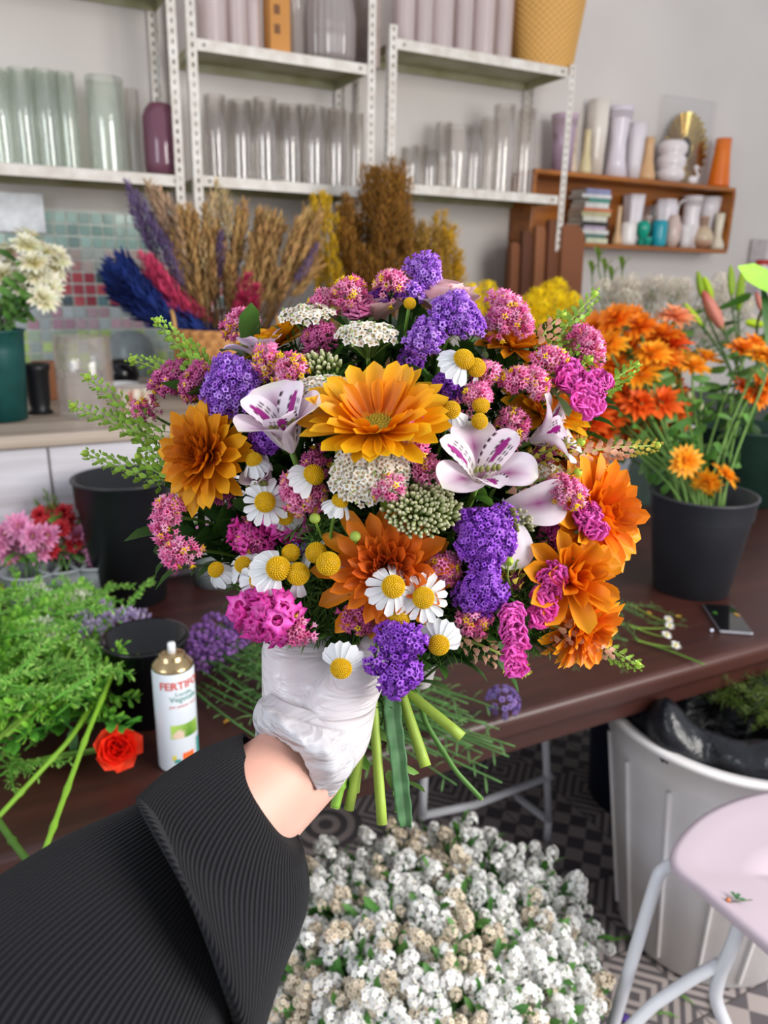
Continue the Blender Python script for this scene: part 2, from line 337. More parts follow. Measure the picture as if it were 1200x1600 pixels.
row([(340, 34, 150, 3.0), (378, 36, 158, 3.02), (416, 36, 155, 3.0), (454, 36, 165, 3.02), (492, 34, 168, 3.0), (526, 32, 172, 3.02), (556, 24, 178, 3.04), (360, 30, 160, 3.12), (400, 32, 160, 3.12), (440, 32, 165, 3.12), (480, 30, 165, 3.12), (516, 30, 172, 3.12)], ZM, 282, GLASS,
    'clear glass cylinder in the row on the lower middle shelf', 'glass cylinders on the middle shelf')
row([(690, 26, 192, 3.12), (738, 28, 200, 3.0), (782, 34, 165, 3.0), (816, 30, 172, 3.06), (760, 28, 185, 3.12)], ZR, 290, GLASS,
    'tall clear glass cylinder on the lower right shelf', 'tall glass cylinders on the right shelf')
row([(640, 30, 232, 2.99), (670, 28, 236, 3.04), (655, 26, 228, 3.13)], ZR, 290, GLASS,
    'short clear glass cylinder at the left of the lower right shelf', 'short glass cylinders on the right shelf')
x = Yp(712, 290, 2.99)[0]; cyl_vase('flared_vase', x, 2.99, ZR, .042, ztop(np.array([x, 2.99, ZR]), 198)-ZR, GLASS, 'flared clear glass vase wider at the rim on the lower right shelf', None, 1.5)
row([(333, 46, -40, 3.0), (372, 34, -40, 3.02), (398, 22, -30, 3.0), (345, 36, -50, 3.12)], ZMU, 80, WRAP, 'wrapped milky glass cylinder at the left end of the upper middle shelf', 'wrapped glass on the upper middle shelf')
row([(464, 24, -50, 3.0)], ZMU, 95, GLASS, 'slim clear bottle glass between the brown box and the ribbed vase', None)
row([(630, 34, -60, 3.0), (660, 32, -60, 3.02), (690, 34, -60, 3.0), (722, 32, -60, 3.02), (754, 34, -60, 3.0), (784, 30, -60, 3.02), (645, 30, -60, 3.12), (676, 30, -60, 3.12), (708, 30, -60, 3.12), (740, 30, -60, 3.12)], ZRU, 80, WRAP,
    'tall milky glass cylinder in the row beside the wicker basket', 'milky cylinders on the top right board')
# mauve vase
p = np.array([Yp(255, 262, 2.99)[0], 2.99, ZL]); d = prj(p)[2]; r = 27*d/1200; h = ztop(p, 163)-ZL
pr = [(.001, 0), (r*.75, 0), (r*.98, .02), (r, .05), (r, h-.045), (r*.85, h-.02), (r*.6, h), (r*.58, h), (r*.82, h-.022), (r-.003, h-.05), (r-.003, .05), (r*.9, .012), (.001, .01)]
o = MB().add(*latheT(pr, 48)).build('mauve_vase', MAUVE); o.location = tuple(p+(0, 0, .001)); tag(o, 'mauve glass vase with rounded shoulders at the end of the left shelf', 'vase')
# ribbed vase, brown box, tilted board, basket
p = np.array([Yp(515, 95, 3.0)[0], 3.0, ZMU]); r = 39*prj(p)[2]/1200
o = MB().add(*latheT([(.001, 0), (r*.9, 0), (r, .03), (r*1.02, .15), (r*.9, .22), (r*.5, .27), (r*.5, .33), (r*.46, .33), (r*.46, .27), (r*.86, .215), (r*.97, .15), (r*.95, .03), (.001, .02)], 120, (.5, .5, .5), .03, 24)).build('ribbed_vase', RIBG)
o.location = tuple(p+(0, 0, .001)); tag(o, 'large ribbed clear glass jar on the upper middle shelf', 'vase')
p = np.array([Yp(433, 88, 2.98)[0], 2.98, ZMU]); bx = thing('cardboard_carton', 'tall orange-brown printed carton among glass on the upper middle shelf', 'box', p)
boxobj('carton', solid('kraft_orange', 'c98a45', .7, 0, .08, 6), (0, 0, .17), (.075, .08, .335), bx)
for k in range(4): boxobj('printed_mark', solid('brown_ink', '7a4d28'), (-.012, -.0405, .08+k*.06), (.022, .001, .03), bx, 0)
p = np.array([Yp(568, 92, 3.05)[0], 3.05, ZMU]); o = boxobj('leaning_board', solid('grey_pink_card', 'a99690', .7), (0, 0, .18), (.02, .25, .36), None, .002); o.location = tuple(p); o.rotation_euler = (0, .0, 0); tag(o, 'dull pinkish board standing at the right end of the upper middle shelf', 'board')
# wicker basket
p = np.array([Yp(848, 97, 3.03)[0], 3.03, ZRU]); d = prj(p)[2]
def wicker(rb, rt, h, nrow, nst, c1, c2, wv=.004):
    th = np.linspace(0, 2*pi, nst*4, endpoint=False); P = []; C = []
    for i in range(nrow*3+1):
        f = i/(nrow*3); rr = rb+(rt-rb)*f; k = i//3; w_ = wv*np.cos(nst*th+(k % 2)*pi)*(.5+.5*(i % 3 > 0))+(.0012 if i % 3 else -.002)
        P.append(np.stack([(rr+w_)*np.cos(th), (rr+w_)*np.sin(th), np.full_like(th, h*f)], -1)); C.append(np.array([mix(c1, c2, .5+.5*cos(nst*t*1.0+(k % 2)*pi)) for t in th]))
    P = np.array(P); P2 = P[::-1].copy(); P2[..., :2] *= .93
    return grid(np.concatenate([P, P2]), np.concatenate([np.array(C), np.array(C)[::-1]]), True)
WICK = paint('wicker', .6)
bk = thing('wicker_basket', 'honey coloured woven wicker basket on top of the right shelf', 'basket', p+(0, 0, .002))
MB().add(*wicker(44*d/1200, 60*d/1200, .32, 26, 30, lin('b98238'), lin('e2b468'))).build('woven_body', WICK, bk)
MB().add(*latheT([(.001, 0), (44*d/1200, 0), (44*d/1200, .006), (.001, .006)], 32, lin('a87430'))).build('base', WICK, bk)

# ================================================================== MOSAIC PANEL, white panel
mo = thing('mosaic_panel', 'panel of small square glass tiles, reflections put into their colours, on the wall behind the blue grass', 'mosaic', (0, 3.205, 0))
MB().add(*boxT(.47, 0, 1.42, .86, .012, .58)).build('grout_board', solid('pale_grout', 'd9dcd4', .6), mo, False)
TG = paint('mosaic_glass', .12, .6); mb = MB(); pal = [['a9c6be', '9dbdb4', '8ba9a2'], ['c7b7af', 'b9c1bb', 'c89a96'], ['c45a62', '6a8a8e', 'b0505c', '50656c'], ['c9a9b4', 'b7c1c4', 'b98fa2'], ['a9bfa8', 'b4cf7c', 'a8b7b4', 'c0d890']]  # reflected teal, pink and green are put into the tile colours
for i in range(20):
    for j in range(14):
        c = lin(random.choice(pal[min(4, j*5//12)])); x, z = .07+i*.042, 1.68-j*.042
        mb.add(*boxT(x, -.008, z, .034, .008, .034, c*random.uniform(.8, 1.1)))
mb.build('tiles', TG, mo, False)
p = Yp(27, 330, 3.1); o = boxobj('white_panel', solid('glossy_white_sheet', 'f2f5fa', .2), (0, 0, 0), (.16, .006, .13), None, .002); o.location = (p[0]+.01, 3.165, p[2]); tag(o, 'small bright white panel fixed above the white chrysanthemums', 'panel')  # plain white slab in front of the mosaic, nothing printed on it

# ================================================================== WOODEN WALL SHELF
SW = wood_mat('orange_brown_wood', '7c4310', 'b0681f', .35)
ws = thing('wooden_wall_shelf', 'open orange-brown wooden box shelf fixed on the back wall', 'shelf', (0, 3.135, 0))
for nm, z in (('top_board', 1.965), ('bottom_board', 1.66)): boxobj(nm, SW, (2.93, 0, z), (1.30, .17, .02), ws)
boxobj('side_board', SW, (3.575, 0, 1.812), (.02, .17, .285), ws); boxobj('side_board', SW, (2.285, 0, 1.812), (.02, .17, .285), ws)
boxobj('back_board', SW, (2.93, .08, 1.812), (1.28, .008, .285), ws, 0)
ZT, ZB = 1.975, 1.67
def pot(name, px, pyb, z, y, top, prof, cols, label, n=28, rip=0, k=8, group=None, mat=None, wpx=None, cat='vase', lean=0):
    p = np.array([Yp(px, pyb, y)[0], y, z]); d = prj(p)[2]; h = ztop(p, top)-z; r = wpx*d/2400
    pr = [(max(a*r, .0006), b*h) for a, b in prof]; e = prof[-1][0]*r
    pr = [(.0006, 0)]+pr+[(max(e-.004, .0005), pr[-1][1]), (max(e-.006, .0005), pr[-1][1]-min(.05, h*.3)), (.0005, pr[-1][1]-min(.05, h*.3))]
    cc = [cols[0]]+[cols[min(i, len(cols)-1)] for i in range(len(prof))]+[cols[-1]]*3
    o = MB().add(*latheT(pr, n, rip=rip, k=k, cols=[lin(c) if isinstance(c, str) else c for c in cc])).build(name, mat or GLAZE); o.location = tuple(p+(0, 0, .001)); o.rotation_euler = (0, lean, 0)
    return tag(o, label, cat, group), p, h, r
STR = [(.7, 0), (.75, .3), (.85, .7), (1, 1)]; TRM = [(.95, 0), (.7, .25), (.62, .5), (.75, .8), (1, 1)]; CON = [(1, 0), (.95, .12), (.6, .45), (.5, .8), (.52, 1)]; BUD = [(1, 0), (1, .1), (.5, .35), (.45, .9), (.5, 1)]
W_ = ['d9cfd0']; 
po, p, h, r = pot('lilac_flowerpot', 877, 262, ZT, 3.10, 180, [(.75, 0), (.85, .5), (.95, .9), (1.05, .93), (1.05, 1)], ['9d8497', 'a88fa0', 'b59bab', 'b59bab', 'c0a8b4'], 'lilac flower pot with dried brown flowers at the left of the wooden shelf', wpx=40, cat='flower pot')
LP = (p, h, r)
pot('cream_bud_vase', 893, 262, ZT, 3.12, 200, CON, ['d8c3ab'], 'slim cream bottle vase partly behind the metal post', wpx=18)
pot('yellow_bud_vase', 914, 262, ZT, 3.09, 203, CON, ['d6c69a'], 'slim pale yellow vase on the wooden shelf left of tall white ones', wpx=20)
pot('patterned_vase', 928, 264, ZT, 3.15, 157, [(.8, 0), (.8, .3), (.9, .6), (.95, 1)], ['d8cdc0', 'cfc2b6', 'e0d6cc'], 'tall off-white cylinder vase with raised relief pattern', wpx=34, rip=.04, k=5)
pot('trumpet_vase', 961, 268, ZT, 3.12, 168, TRM, ['ddd3dc'], 'white waisted trumpet vase, tallest plain white on the wooden shelf', wpx=40)
pot('scalloped_vase', 988, 270, ZT, 3.13, 194, STR, ['ddd4d8'], 'white vase with scalloped rim beside the trumpet vase', wpx=32, rip=.07, k=10)
pot('tan_bottle_vase', 1010, 273, ZT, 3.10, 215, CON, ['cfa477'], 'tan cone-shaped vase in front of the white scalloped one', wpx=27)
pot('ringed_vase', 1046, 277, ZT, 3.10, 221, [(.7, 0), (1, .12), (1, .25), (.82, .32), (1, .42), (1, .58), (.82, .65), (1, .75), (1, .88), (.75, 1)], ['e0d5d6'], 'white vase of three stacked rings before the sunburst mirror', wpx=44)
pot('orange_vase', 1122, 287, ZT, 3.11, 217, [(1, 0), (.97, .08), (.72, .7), (.68, 1)], ['c85a0c', 'd9680e', 'dd7212', 'd8690f'], 'bright orange tapered ceramic vase at the right end of the wooden shelf', wpx=34)
# swan
p = np.array([Yp(1082, 281, 3.09)[0], 3.09, ZT]); sw = thing('swan_figurine', 'small white ceramic swan below the sunburst mirror', 'figurine', p)
MB().add(*ballT(.028, 14, 9, lin('e4dcdc')), M=T4(0, 0, .022)@S4(1.1, .7, .75)).build('body', GLAZE, sw)
tube(MB(), bez((.02, 0, .03), (.06, 0, .05), (-.01, 0, .08), (.012, 0, .088), 10).tolist()+[[.028, 0, .085], [.036, 0, .07]], np.array([.009, .008, .007, .006, .006, .006, .006, .006, .006, .007, .007, .002]), 8, lin('e4dcdc')).build('neck', GLAZE, sw)
# sunburst mirror in clear case
p = np.array([Yp(1062, 275, 3.19)[0], 3.185, ZT]); zt = ztop(p, 155); hh = zt-ZT
ac = thing('acrylic_case', 'thin clear acrylic case enclosing the sunburst mirror', 'case', p)
mb = MB()
for a in (-1, 1): mb.add(*boxT(a*.172, 0, hh/2, .004, .04, hh))
mb.add(*boxT(0, 0, hh, .35, .04, .004)); mb.add(*boxT(0, -.02, hh/2, .35, .003, hh)); mb.build('clear_sheet', glass('acrylic', 'fcfcfc', .05, 0, 'ffffff', .06), ac, False)
sb = thing('sunburst_mirror', 'gold pleated sunburst mirror with dark centre on the wooden shelf', 'mirror', p+(0.0, .0, .178))
n = 26; th = np.linspace(0, 2*pi, n*2, endpoint=False); P = []
for rr, dz in ((.05, 0), (.15, 0)): P.append(np.stack([rr*np.cos(th), np.where(np.arange(n*2) % 2, -.016, 0.0)*(rr/.1), rr*1.15*np.sin(th)], -1))
MB().add(*grid(np.array(P), lin('a8925c'), True)).build('pleated_rays', solid('brass', 'd4b870', .24, .95), sb, False)
MB().add(*latheT([(.001, 0), (.045, 0), (.045, .004), (.001, .005)], 32), M=T4(0, -.006, 0)@RX(pi/2)@S4(1, 1.15, 1)).build('mirror_glass', solid('dark_mirror', '181214', .08, .6), sb)
MB().add(*ringsT([(.05*cos(t), -.008, .057*sin(t)) for t in np.linspace(0, 2*pi, 30)], .005, 6, False)).build('rim', solid('brass', 'd4b870', .32, .85), sb)
# lower row
pot('tan_candlestick', 963, 379, ZB, 3.10, 322, BUD, ['c9a277'], 'slim tan vase right of the stack of books', wpx=16)
pot('crown_vase', 984, 381, ZB, 3.16, 305, [(.8, 0), (.85, .5), (.95, .85), (1, 1)], ['ddd4d8'], 'white vase with spiky rim behind the small white jar', wpx=32, rip=.1, k=5)
pot('small_white_jar', 979, 382, ZB, 3.09, 348, [(.95, 0), (1, .2), (1, .8), (.9, 1)], ['e4dcd8'], 'short plain white jar in front of the spiky white vase', wpx=25)
pot('glass_tumbler', 1008, 382, ZB, 3.17, 322, STR, ['a09aa4'], 'grey glass tumbler behind the green ball vase', wpx=28, mat=GLASS)
pot('green_ball_vase', 1002, 384, ZB, 3.10, 345, [(.5, 0), (.75, .1), (.45, .3), (.8, .45), (1, .7), (.85, .9), (.4, 1)], ['0f8f76', '109a80'], 'shiny sea-green ball-shaped vase on the lower shelf', wpx=22)
pot('turquoise_jar', 1027, 385, ZB, 3.10, 345, [(.9, 0), (1, .1), (1, .85), (.85, 1)], ['1795a6'], 'turquoise textured glass jar on the lower shelf', wpx=24, rip=.03, k=14)
pot('small_teal_cup', 1010, 386, ZB, 3.07, 371, [(.7, 0), (1, .9), (1, 1)], ['1c9a86'], 'tiny teal cup at the foot of the green ball vase', wpx=14, cat='cup')
pot('lobed_white_vase', 1033, 384, ZB, 3.16, 312, [(.7, 0), (.8, .5), (1, .8), (.9, 1)], ['e2dadf'], 'white lobed vase behind the turquoise jar', wpx=34, rip=.07, k=6)
pot('blush_jar', 1048, 386, ZB, 3.10, 337, [(.7, 0), (1, .25), (1, .7), (.7, .9), (.65, 1)], ['cdb3a8'], 'blush pink rounded jar right of the turquoise jar', wpx=24)
po, p, h, r = pot('white_pitcher', 1073, 387, ZB, 3.15, 307, [(.9, 0), (.95, .3), (.75, .65), (.8, .85), (.95, 1)], ['e2d9da'], 'large white ceramic pitcher with open handle on the lower shelf', wpx=34, cat='pitcher')
tube(MB(), bez((-r*.7, 0, h*.9), (-r*2.2, 0, h*1.0), (-r*2.0, 0, h*.35), (-r*.8, 0, h*.35)), .006, 8, lin('e2d9da')).build('handle', GLAZE, po)
pot('white_cup', 1068, 388, ZB, 3.085, 352, STR, ['ddd5d5'], 'small white tapered cup in front of the white pitcher', wpx=22, cat='cup')
pot('flared_white_pot', 1098, 388, ZB, 3.17, 309, [(.6, 0), (.65, .5), (.9, .75), (1, 1)], ['ddd5d8'], 'white flared pot behind the banded brown vase', wpx=38)
pot('banded_vase', 1095, 390, ZB, 3.095, 338, [(.55, 0), (.95, .15), (1, .35), (.8, .55), (.35, .7), (.35, .9), (.5, 1)], ['a0725e', 'b58a72', 'cdb89c', 'c9b092', 'b99a84'], 'bulbous banded beige and brown pottery vase', wpx=32)
pot('cream_bottle', 1118, 391, ZB, 3.09, 334, [(1, 0), (.9, .15), (.5, .35), (.6, .8), (.62, 1)], ['d8cbb4'], 'cream bottle vase at the right end of the lower shelf', wpx=24)
# books
z = ZB+.001; bc = ['cfd0b2', '3f6f62', 'd6d3cf', 'b9a6b8', '33302f', 'd3cfc0', 'b7b087', 'c4734a', 'd8d4d0', '4f8f80', 'd9d5d6', '8a8cb0']
lb = ['green-cream', 'dark green', 'pale grey', 'lilac', 'black', 'ivory', 'khaki', 'rust orange', 'off-white', 'teal', 'white', 'lavender blue']
pos = ['at the very bottom of the stack', 'second from the bottom', 'third up', 'lying under the black one', 'under the ivory one', 'in mid stack', 'above the ivory one', 'above the khaki one', 'under the teal one', 'near the top of the stack', 'one below the top', 'on top of the stack']
for i in range(12):
    t = random.choice((.016, .02, .024))*.98; L_ = random.uniform(.135, .17)
    bo = thing('book', lb[i]+' book '+pos[i]+' of books on the wooden shelf' if 'stack' not in pos[i] else lb[i]+' book '+pos[i]+' on the wooden shelf', 'book', (Yp(926, 370, 3.11)[0]-.03+random.uniform(-.01, .01), 3.12, z), 'stacked books on the wooden shelf'); bo.rotation_euler = (0, 0, random.uniform(-.08, .08))
    c = lin(bc[i]); mc = solid('cover_%s' % lb[i].replace(' ', '_'), bc[i], .5)
    boxobj('cover', mc, (0, 0, .001), (L_, .12, .002), bo, 0); boxobj('cover', mc, (0, 0, t-.001), (L_, .12, .002), bo, 0); boxobj('spine', mc, (0, -.06, t/2), (L_, .003, t), bo, 0)
    boxobj('pages', solid('paper', 'd9d3c4', .8), (0, 0, t/2), (L_-.008, .112, t-.004), bo, 0)
    z += t+.0006
# tall flat brown cartons leaning
KR = [solid('brown_card_%s' % c, c, .75, 0, .06, 5) for c in ('7d4a2c', '6b3d24', '8a5635', '5c3420')]
bench = thing('dark_bench', 'dark green-grey bench behind the orange flower bucket', 'bench', (2.4, 2.55, 0))
boxobj('bench_top', solid('dark_green_board', '2c3a34', .6), (0, 0, .97), (1.5, 1.2, .04), bench)
for x in (-.7, .7):
    for y in (-.5, .5): boxobj('leg', solid('dark_green_board', '2c3a34', .6), (x, y, .475), (.05, .05, .95), bench)
boxobj('front_panel', solid('dark_green_board', '2c3a34', .6), (0, -.58, .6), (1.4, .02, .7), bench)
for i, (px, top, wd, nm) in enumerate(((896, 350, 42, 'rightmost and widest'), (872, 342, 24, 'second from right'), (854, 352, 18, 'dark middle'), (838, 360, 18, 'fourth from right'), (824, 378, 16, 'leftmost'))):
    x = Yp(px, 420, 2.86)[0]; p = np.array([x, 2.84+.02*i, .99]); zt = ztop(p, top); ww = wd*prj(p)[2]/1200
    mb = MB(); hh = zt-.99; c = ww*.3; V = np.array([[-ww/2, 0, 0], [ww/2, 0, 0], [ww/2, 0, hh-c], [ww/2-c, 0, hh], [-ww/2+c*.3, 0, hh], [-ww/2, 0, hh-c*.4]])
    V2 = V+(0, .03, 0); mb.add(np.r_[V, V2], [np.arange(6)[None], np.arange(6, 12)[::-1][None], np.array([[i_, 6+i_, 6+(i_+1) % 6, (i_+1) % 6] for i_ in range(6)])])
    o = mb.build('folded_carton', KR[i % 4], None, False); o.location = tuple(p); o.rotation_euler = (R(-3), 0, 0); bevel(o, .002)
    tag(o, nm+' tall flat brown carton leaning below the wooden shelf', 'carton')
o = boxobj('brown_side_box', SW, (0, 0, 0), (.11, .16, .62), None); o.location = (2.30+.02, 3.13-.0, 1.33); tag(o, 'narrow upright orange-brown wooden box hanging below the left end of the shelf', 'box')
# small signs at the right edge
sg = thing('notice_board', 'small printed grey notice hanging on the wall at the right edge', 'sign', (Yp(1185, 400, 3.2)[0], 3.205, Yp(1185, 400, 3.2)[2]))
boxobj('sheet', solid('grey_sheet', 'b9b0ae', .5), (0, 0, -.08), (.13, .006, .34), sg, 0)
for k in range(5): boxobj('print_line', solid('grey_ink', '8b8488'), (0, -.004, -.12-k*.02), (.09, .001, .006), sg, 0)
rc = thing('red_tin', 'red tin with a white band on the wall at the right edge', 'tin', (Yp(1190, 425, 3.12)[0], 3.12, Yp(1190, 432, 3.12)[2]))
MB().add(*latheT([(.001, 0), (.04, 0), (.04, .035), (.04, .036), (.04, .06), (.04, .061), (.04, .09), (.001, .09)], 24, cols=[lin(c) for c in ('c23524', 'c23524', 'c23524', 'ded3cf', 'ded3cf', 'b02c22', 'b02c22', 'b02c22')])).build('body', GLAZE, rc)
boxobj('bracket', solid('dark_bracket', '222222'), (0, .02, -.006), (.06, .08, .01), rc, 0)
# ================================================================== PLANT TEMPLATES
def grad(a, b, vein=.0, tipc=None, p=1.0):
    a, b = lin(a), lin(b)
    def f(u, v):
        c = mix(a, b, u**p)*(1-vein*(.5+.5*cos(v*14)))
        return c if tipc is None else mix(c, lin(tipc), max(0, (u-.8)*5))
    return f
def leafT(L, W, c1='3f6b2c', c2='5f8c3c', bend=-.5, cup=.3): return petalT(L, W, 6, 2, .3, bend, cup, 2.2, .05, grad(c1, c2))
def floretT(r, h, c_out, c_in, lobes=5, n=10, ruff=.25):          # papery trumpet with lobed rim
    th = np.linspace(0, 2*pi, n, endpoint=False); P = []
    for rr, z, q in ((.22, 0, 0), (.35, .55, 0), (1, 1, ruff), (.45, .86, 0)):
        k = r*rr*(1+q*np.cos(lobes*th)); P.append(np.stack([k*np.cos(th), k*np.sin(th), h*(z+q*.4*np.cos(lobes*th+1))], -1))
    co, ci = lin(c_out), lin(c_in); return grid(np.array(P), np.repeat(np.array([co*.8, co, co*1.1, ci])[:, None], n, 1), True)
PURF = [floretT(.0031, .0058, 'b074e0', 'd4acf0', 5, 10), floretT(.0026, .006, 'a058d2', 'c48ee8', 4, 8), floretT(.0022, .005, 'aa68da', '9048c0', 5, 10, .3)]
DPURF = [floretT(.0031, .0055, '9c4cd0', 'bc7ae8', 5, 10), floretT(.0026, .006, '8a38c0', 'ac62de', 4, 8)]
PINKF = [floretT(.0034, .0075, 'fa88be', 'ffb0d0', 5, 10, .42), floretT(.0030, .008, 'ee68a8', 'fc9cc6', 5, 10, .45), floretT(.0026, .007, 'fcaccc', 'ffc4d8', 5, 10, .4)]
ROSEF = [floretT(.0032, .007, 'd868a4', 'ea8abc', 5, 10, .42), floretT(.0028, .0075, 'c85494', 'dc76b0', 5, 10, .4)]
MAGF = [floretT(.0068, .011, 'ee48b6', 'f478cc', 5, 15, .3), floretT(.0055, .01, 'e038a6', 'f068c4', 5, 15, .3)]
YELF = [floretT(.0020, .004, 'f8d010', 'fde23c', 5, 10, .4)]
def yarT(r, cp='f6f2ea', cc='c8a878'):
    mb = MB(); p = petalT(r, r*.95, 2, 2, .25, .0, .3, 4, .3, lambda u, v: lin(cp))
    mb.stamp(p, [RZ(a*2*pi/5) for a in range(5)]); mb.add(*ballT(r*.35, 6, 4, lin(cc)))
    V = np.concatenate(mb.V); return V, mb.F, np.concatenate(mb.C)
YARF = [yarT(.0031), yarT(.0028, 'efe8da', 'b89870')]
def fuse(*ts):
    mb = MB(); [mb.add(*t) for t in ts]; return np.concatenate(mb.V), mb.F, np.concatenate(mb.C)
BUDF = [fuse(latheT([(.0003, 0), (.0013, .0015), (.0014, .004), (.0008, .006), (.0002, .0064)], 6, cols=[lin(c) for c in ('7d8a4c', '8f9c5c', 'a3ad70', 'c6c79c', 'f2ecd8')]))]
PODF = [fuse(petalT(.0058, .0050, 3, 2, .5, -.3, .35, 3, .1, grad('6f9a2c', 'a3c850')), latheT([(.0002, 0), (.0003, .001), (.0003, .003)], 4, lin('8aa840')))]
PODY = [fuse(petalT(.006, .0052, 3, 2, .5, -.3, .35, 3, .1, grad('a89a38', 'dccc58')))]
PODP = [fuse(petalT(.006, .0052, 3, 2, .5, -.3, .35, 3, .1, grad('b88860', 'e8b8a0')))]
STEMC = lin('5d7f2e'); STEML = lin('9db84a'); STEMD = lin('3a5526')
def dirs_cap(n, spread):                                        # directions in a cone round +z
    out = []
    for i in range(n):
        z = 1-(1-cos(spread))*((i+.5)/n); a = i*2.39996+random.uniform(-.3, .3); s_ = math.sqrt(max(0, 1-z*z)); out.append(np.array([s_*cos(a), s_*sin(a), z]))
    return out

# ------------------------------------------------------------------ heads; each returns (petal builder) in local frame, z = facing
def mum_parts(root, Rr, layers, disc=None, mat=PETAL, nu=5):
    """layers: (n, length, width, elev, start radius, z, colA, colB, curl, cup)"""
    mb = MB()
    for n, L_, W_2, el, r0, z0, ca, cb, curl, cup in layers:
        Tm = petalT(L_*Rr, W_2*Rr, nu, 4, 0.0, curl, cup, 3.2, .18, grad(ca, cb, .16))
        Tm2 = petalT(L_*Rr*.95, W_2*Rr*.9, nu, 4, .1, curl*.5, cup*1.3, 2.6, .15, grad(ca, cb, .2))
        Ms = whorl(n, r0*Rr, z0*Rr, el, .14, .12, random.uniform(0, 6)); k = len(Ms)//2
        mb.stamp(Tm, Ms[:k], tints(k, .1)); mb.stamp(Tm2, Ms[k:], tints(len(Ms)-k, .1))
    o = mb.build('petals', mat, root)
    if disc:
        dr, dc1, dc2 = disc; m2 = MB(); n = 90; D_ = []
        m2.add(*latheT([(.0005, dr*Rr*.30), (dr*Rr*.5, dr*Rr*.27), (dr*Rr*.9, dr*Rr*.1), (dr*Rr, -dr*Rr*.2)], 16, lin(dc1)))
        for i in range(n):
            rr = dr*Rr*math.sqrt((i+.5)/n); a = i*2.39996; D_.append(T4(rr*cos(a), rr*sin(a), dr*Rr*.3*(1-(rr/(dr*Rr))**2)+.0002)@S4(1, 1, 1.4))
        m2.stamp(ballT(dr*Rr*.075, 5, 4, lin(dc2)), D_, tints(n, .15)); m2.build('flower_disc', mat, root)
    return o
def chrys_layers(ca, cb, full=True, sc_=1):
    Ls = [(18, .95, .30, .05, .05, 0, ca, cb, -.15, .5), (16, .86, .28, .28, .05, .03, ca, cb, -.1, .55), (14, .72, .26, .55, .05, .05, ca, cb, .1, .6)]
    if full: Ls += [(12, .56, .23, .85, .04, .07, ca, cb, .3, .65), (10, .42, .20, 1.1, .03, .08, ca, cb, .4, .7), (8, .3, .16, 1.3, .02, .08, ca, cb, .5, .7)]
    return Ls
def simple_mum(root, r, ca, cb, disc=None, n=(16, 13, 9), nu=3):
    mb = MB()
    for k, q in enumerate(n):
        f = 1-.24*k; Tm = petalT(r*f, r*.34*f**.5, nu, 2, 0, -.2+.2*k, .5, 3, .2, grad(ca, cb)); mb.stamp(Tm, whorl(q, 0, r*.05*k, .1+.42*k), tints(q, .14))
    if not disc: mb.stamp(petalT(r*.35, r*.2, nu, 2, 0, .3, .5, 3, .2, grad(ca, cb)), whorl(7, 0, r*.15, 1.25), tints(7, .14))
    mb.build('petals', PETAL, root)
    if disc: MB().add(*ballT(r*.22, 10, 6, lin(disc), .5), M=T4(0, 0, r*.1)).build('flower_disc', PETAL, root)

# ------------------------------------------------------------------ background flowers on stems standing in buckets
def head_at(root_pt, name, label, cat, group, n, maker):
    """flower thing whose origin is the head, facing n"""
    r = thing(name, label, cat, group=group, M=FR(root_pt, n)); maker(r); return r
def local(root, pts):
    M = np.linalg.inv(np.array(root.matrix_world)); pts = np.asarray(pts); return pts@M[:3, :3].T+M[:3, 3]
def stem_to(root, a, b, r=.003, col=STEMC, droop=.0, sag=None, leaf=0, name='stem', n=12, lt=None):
    """stem part from world point a (head) down to b"""
    a, b = np.asarray(a), np.asarray(b); zax = np.array(root.matrix_world)[:3, 2]; L_ = np.linalg.norm(a-b)
    pts = bez(a, a-zax*L_*.22, b+(np.array([0, 0, L_*.35]) if sag is None else np.asarray(sag)), b, n)
    mb = MB(); tube(mb, local(root, pts), r, 6, col); o = mb.build(name, STEM, root)
    if leaf:
        lb_ = MB(); lt = lt or LT1; Ms = []
        for i in range(leaf):
            t = (i+.7)/(leaf+1)*.75+.05; k = int(t*(n-1)); d = pts[min(k+1, n-1)]-pts[k]; d /= np.linalg.norm(d)
            side = np.cross(d, rng.normal(size=3)); side /= np.linalg.norm(side)
            Ms.append(np.linalg.inv(np.array(root.matrix_world))@FR(pts[k], np.cross(side, d), side)@S4(random.uniform(.6, 1.15)))
        lb_.stamp(lt, Ms, tints(leaf, .25)); lb_.build('leaves', LEAF, root)
    return o
LT1 = leafT(.06, .024); LT2 = leafT(.05, .008, '4c7a34', '6f9c4a'); LT3 = leafT(.045, .02, '2f5a2a', '4a7a38'); LTS = leafT(.022, .008, '4c7c34', '7ba548')
def quick(o, p, n, M=None): return o
CAMDIR = -FW
def bucket(name, p, rt, rb, h, mat, label, cat='bucket', collar=True, wall_=.004):
    root = thing(name, label, cat, p)
    pr = [(.001, 0), (rb, 0), (rb+(rt-rb)*.8, h*.78), (rb+(rt-rb)*.8+(.004 if collar else 0), h*.79), (rt, h-.006), (rt+.004, h-.004), (rt+.004, h), (rt-wall_, h), (rb-wall_, .01), (.001, .01)]
    MB().add(*latheT(pr, 48), M=T4(0, 0, .001)).build('bucket_body', mat, root)
    return root
BLK = solid('black_plastic', '1b1d22', .38, 0, .1, 10); BLK2 = solid('charcoal_plastic', '33353b', .42, 0, .1, 10)
def hpx(p, top): return ztop(p, top)-p[2]

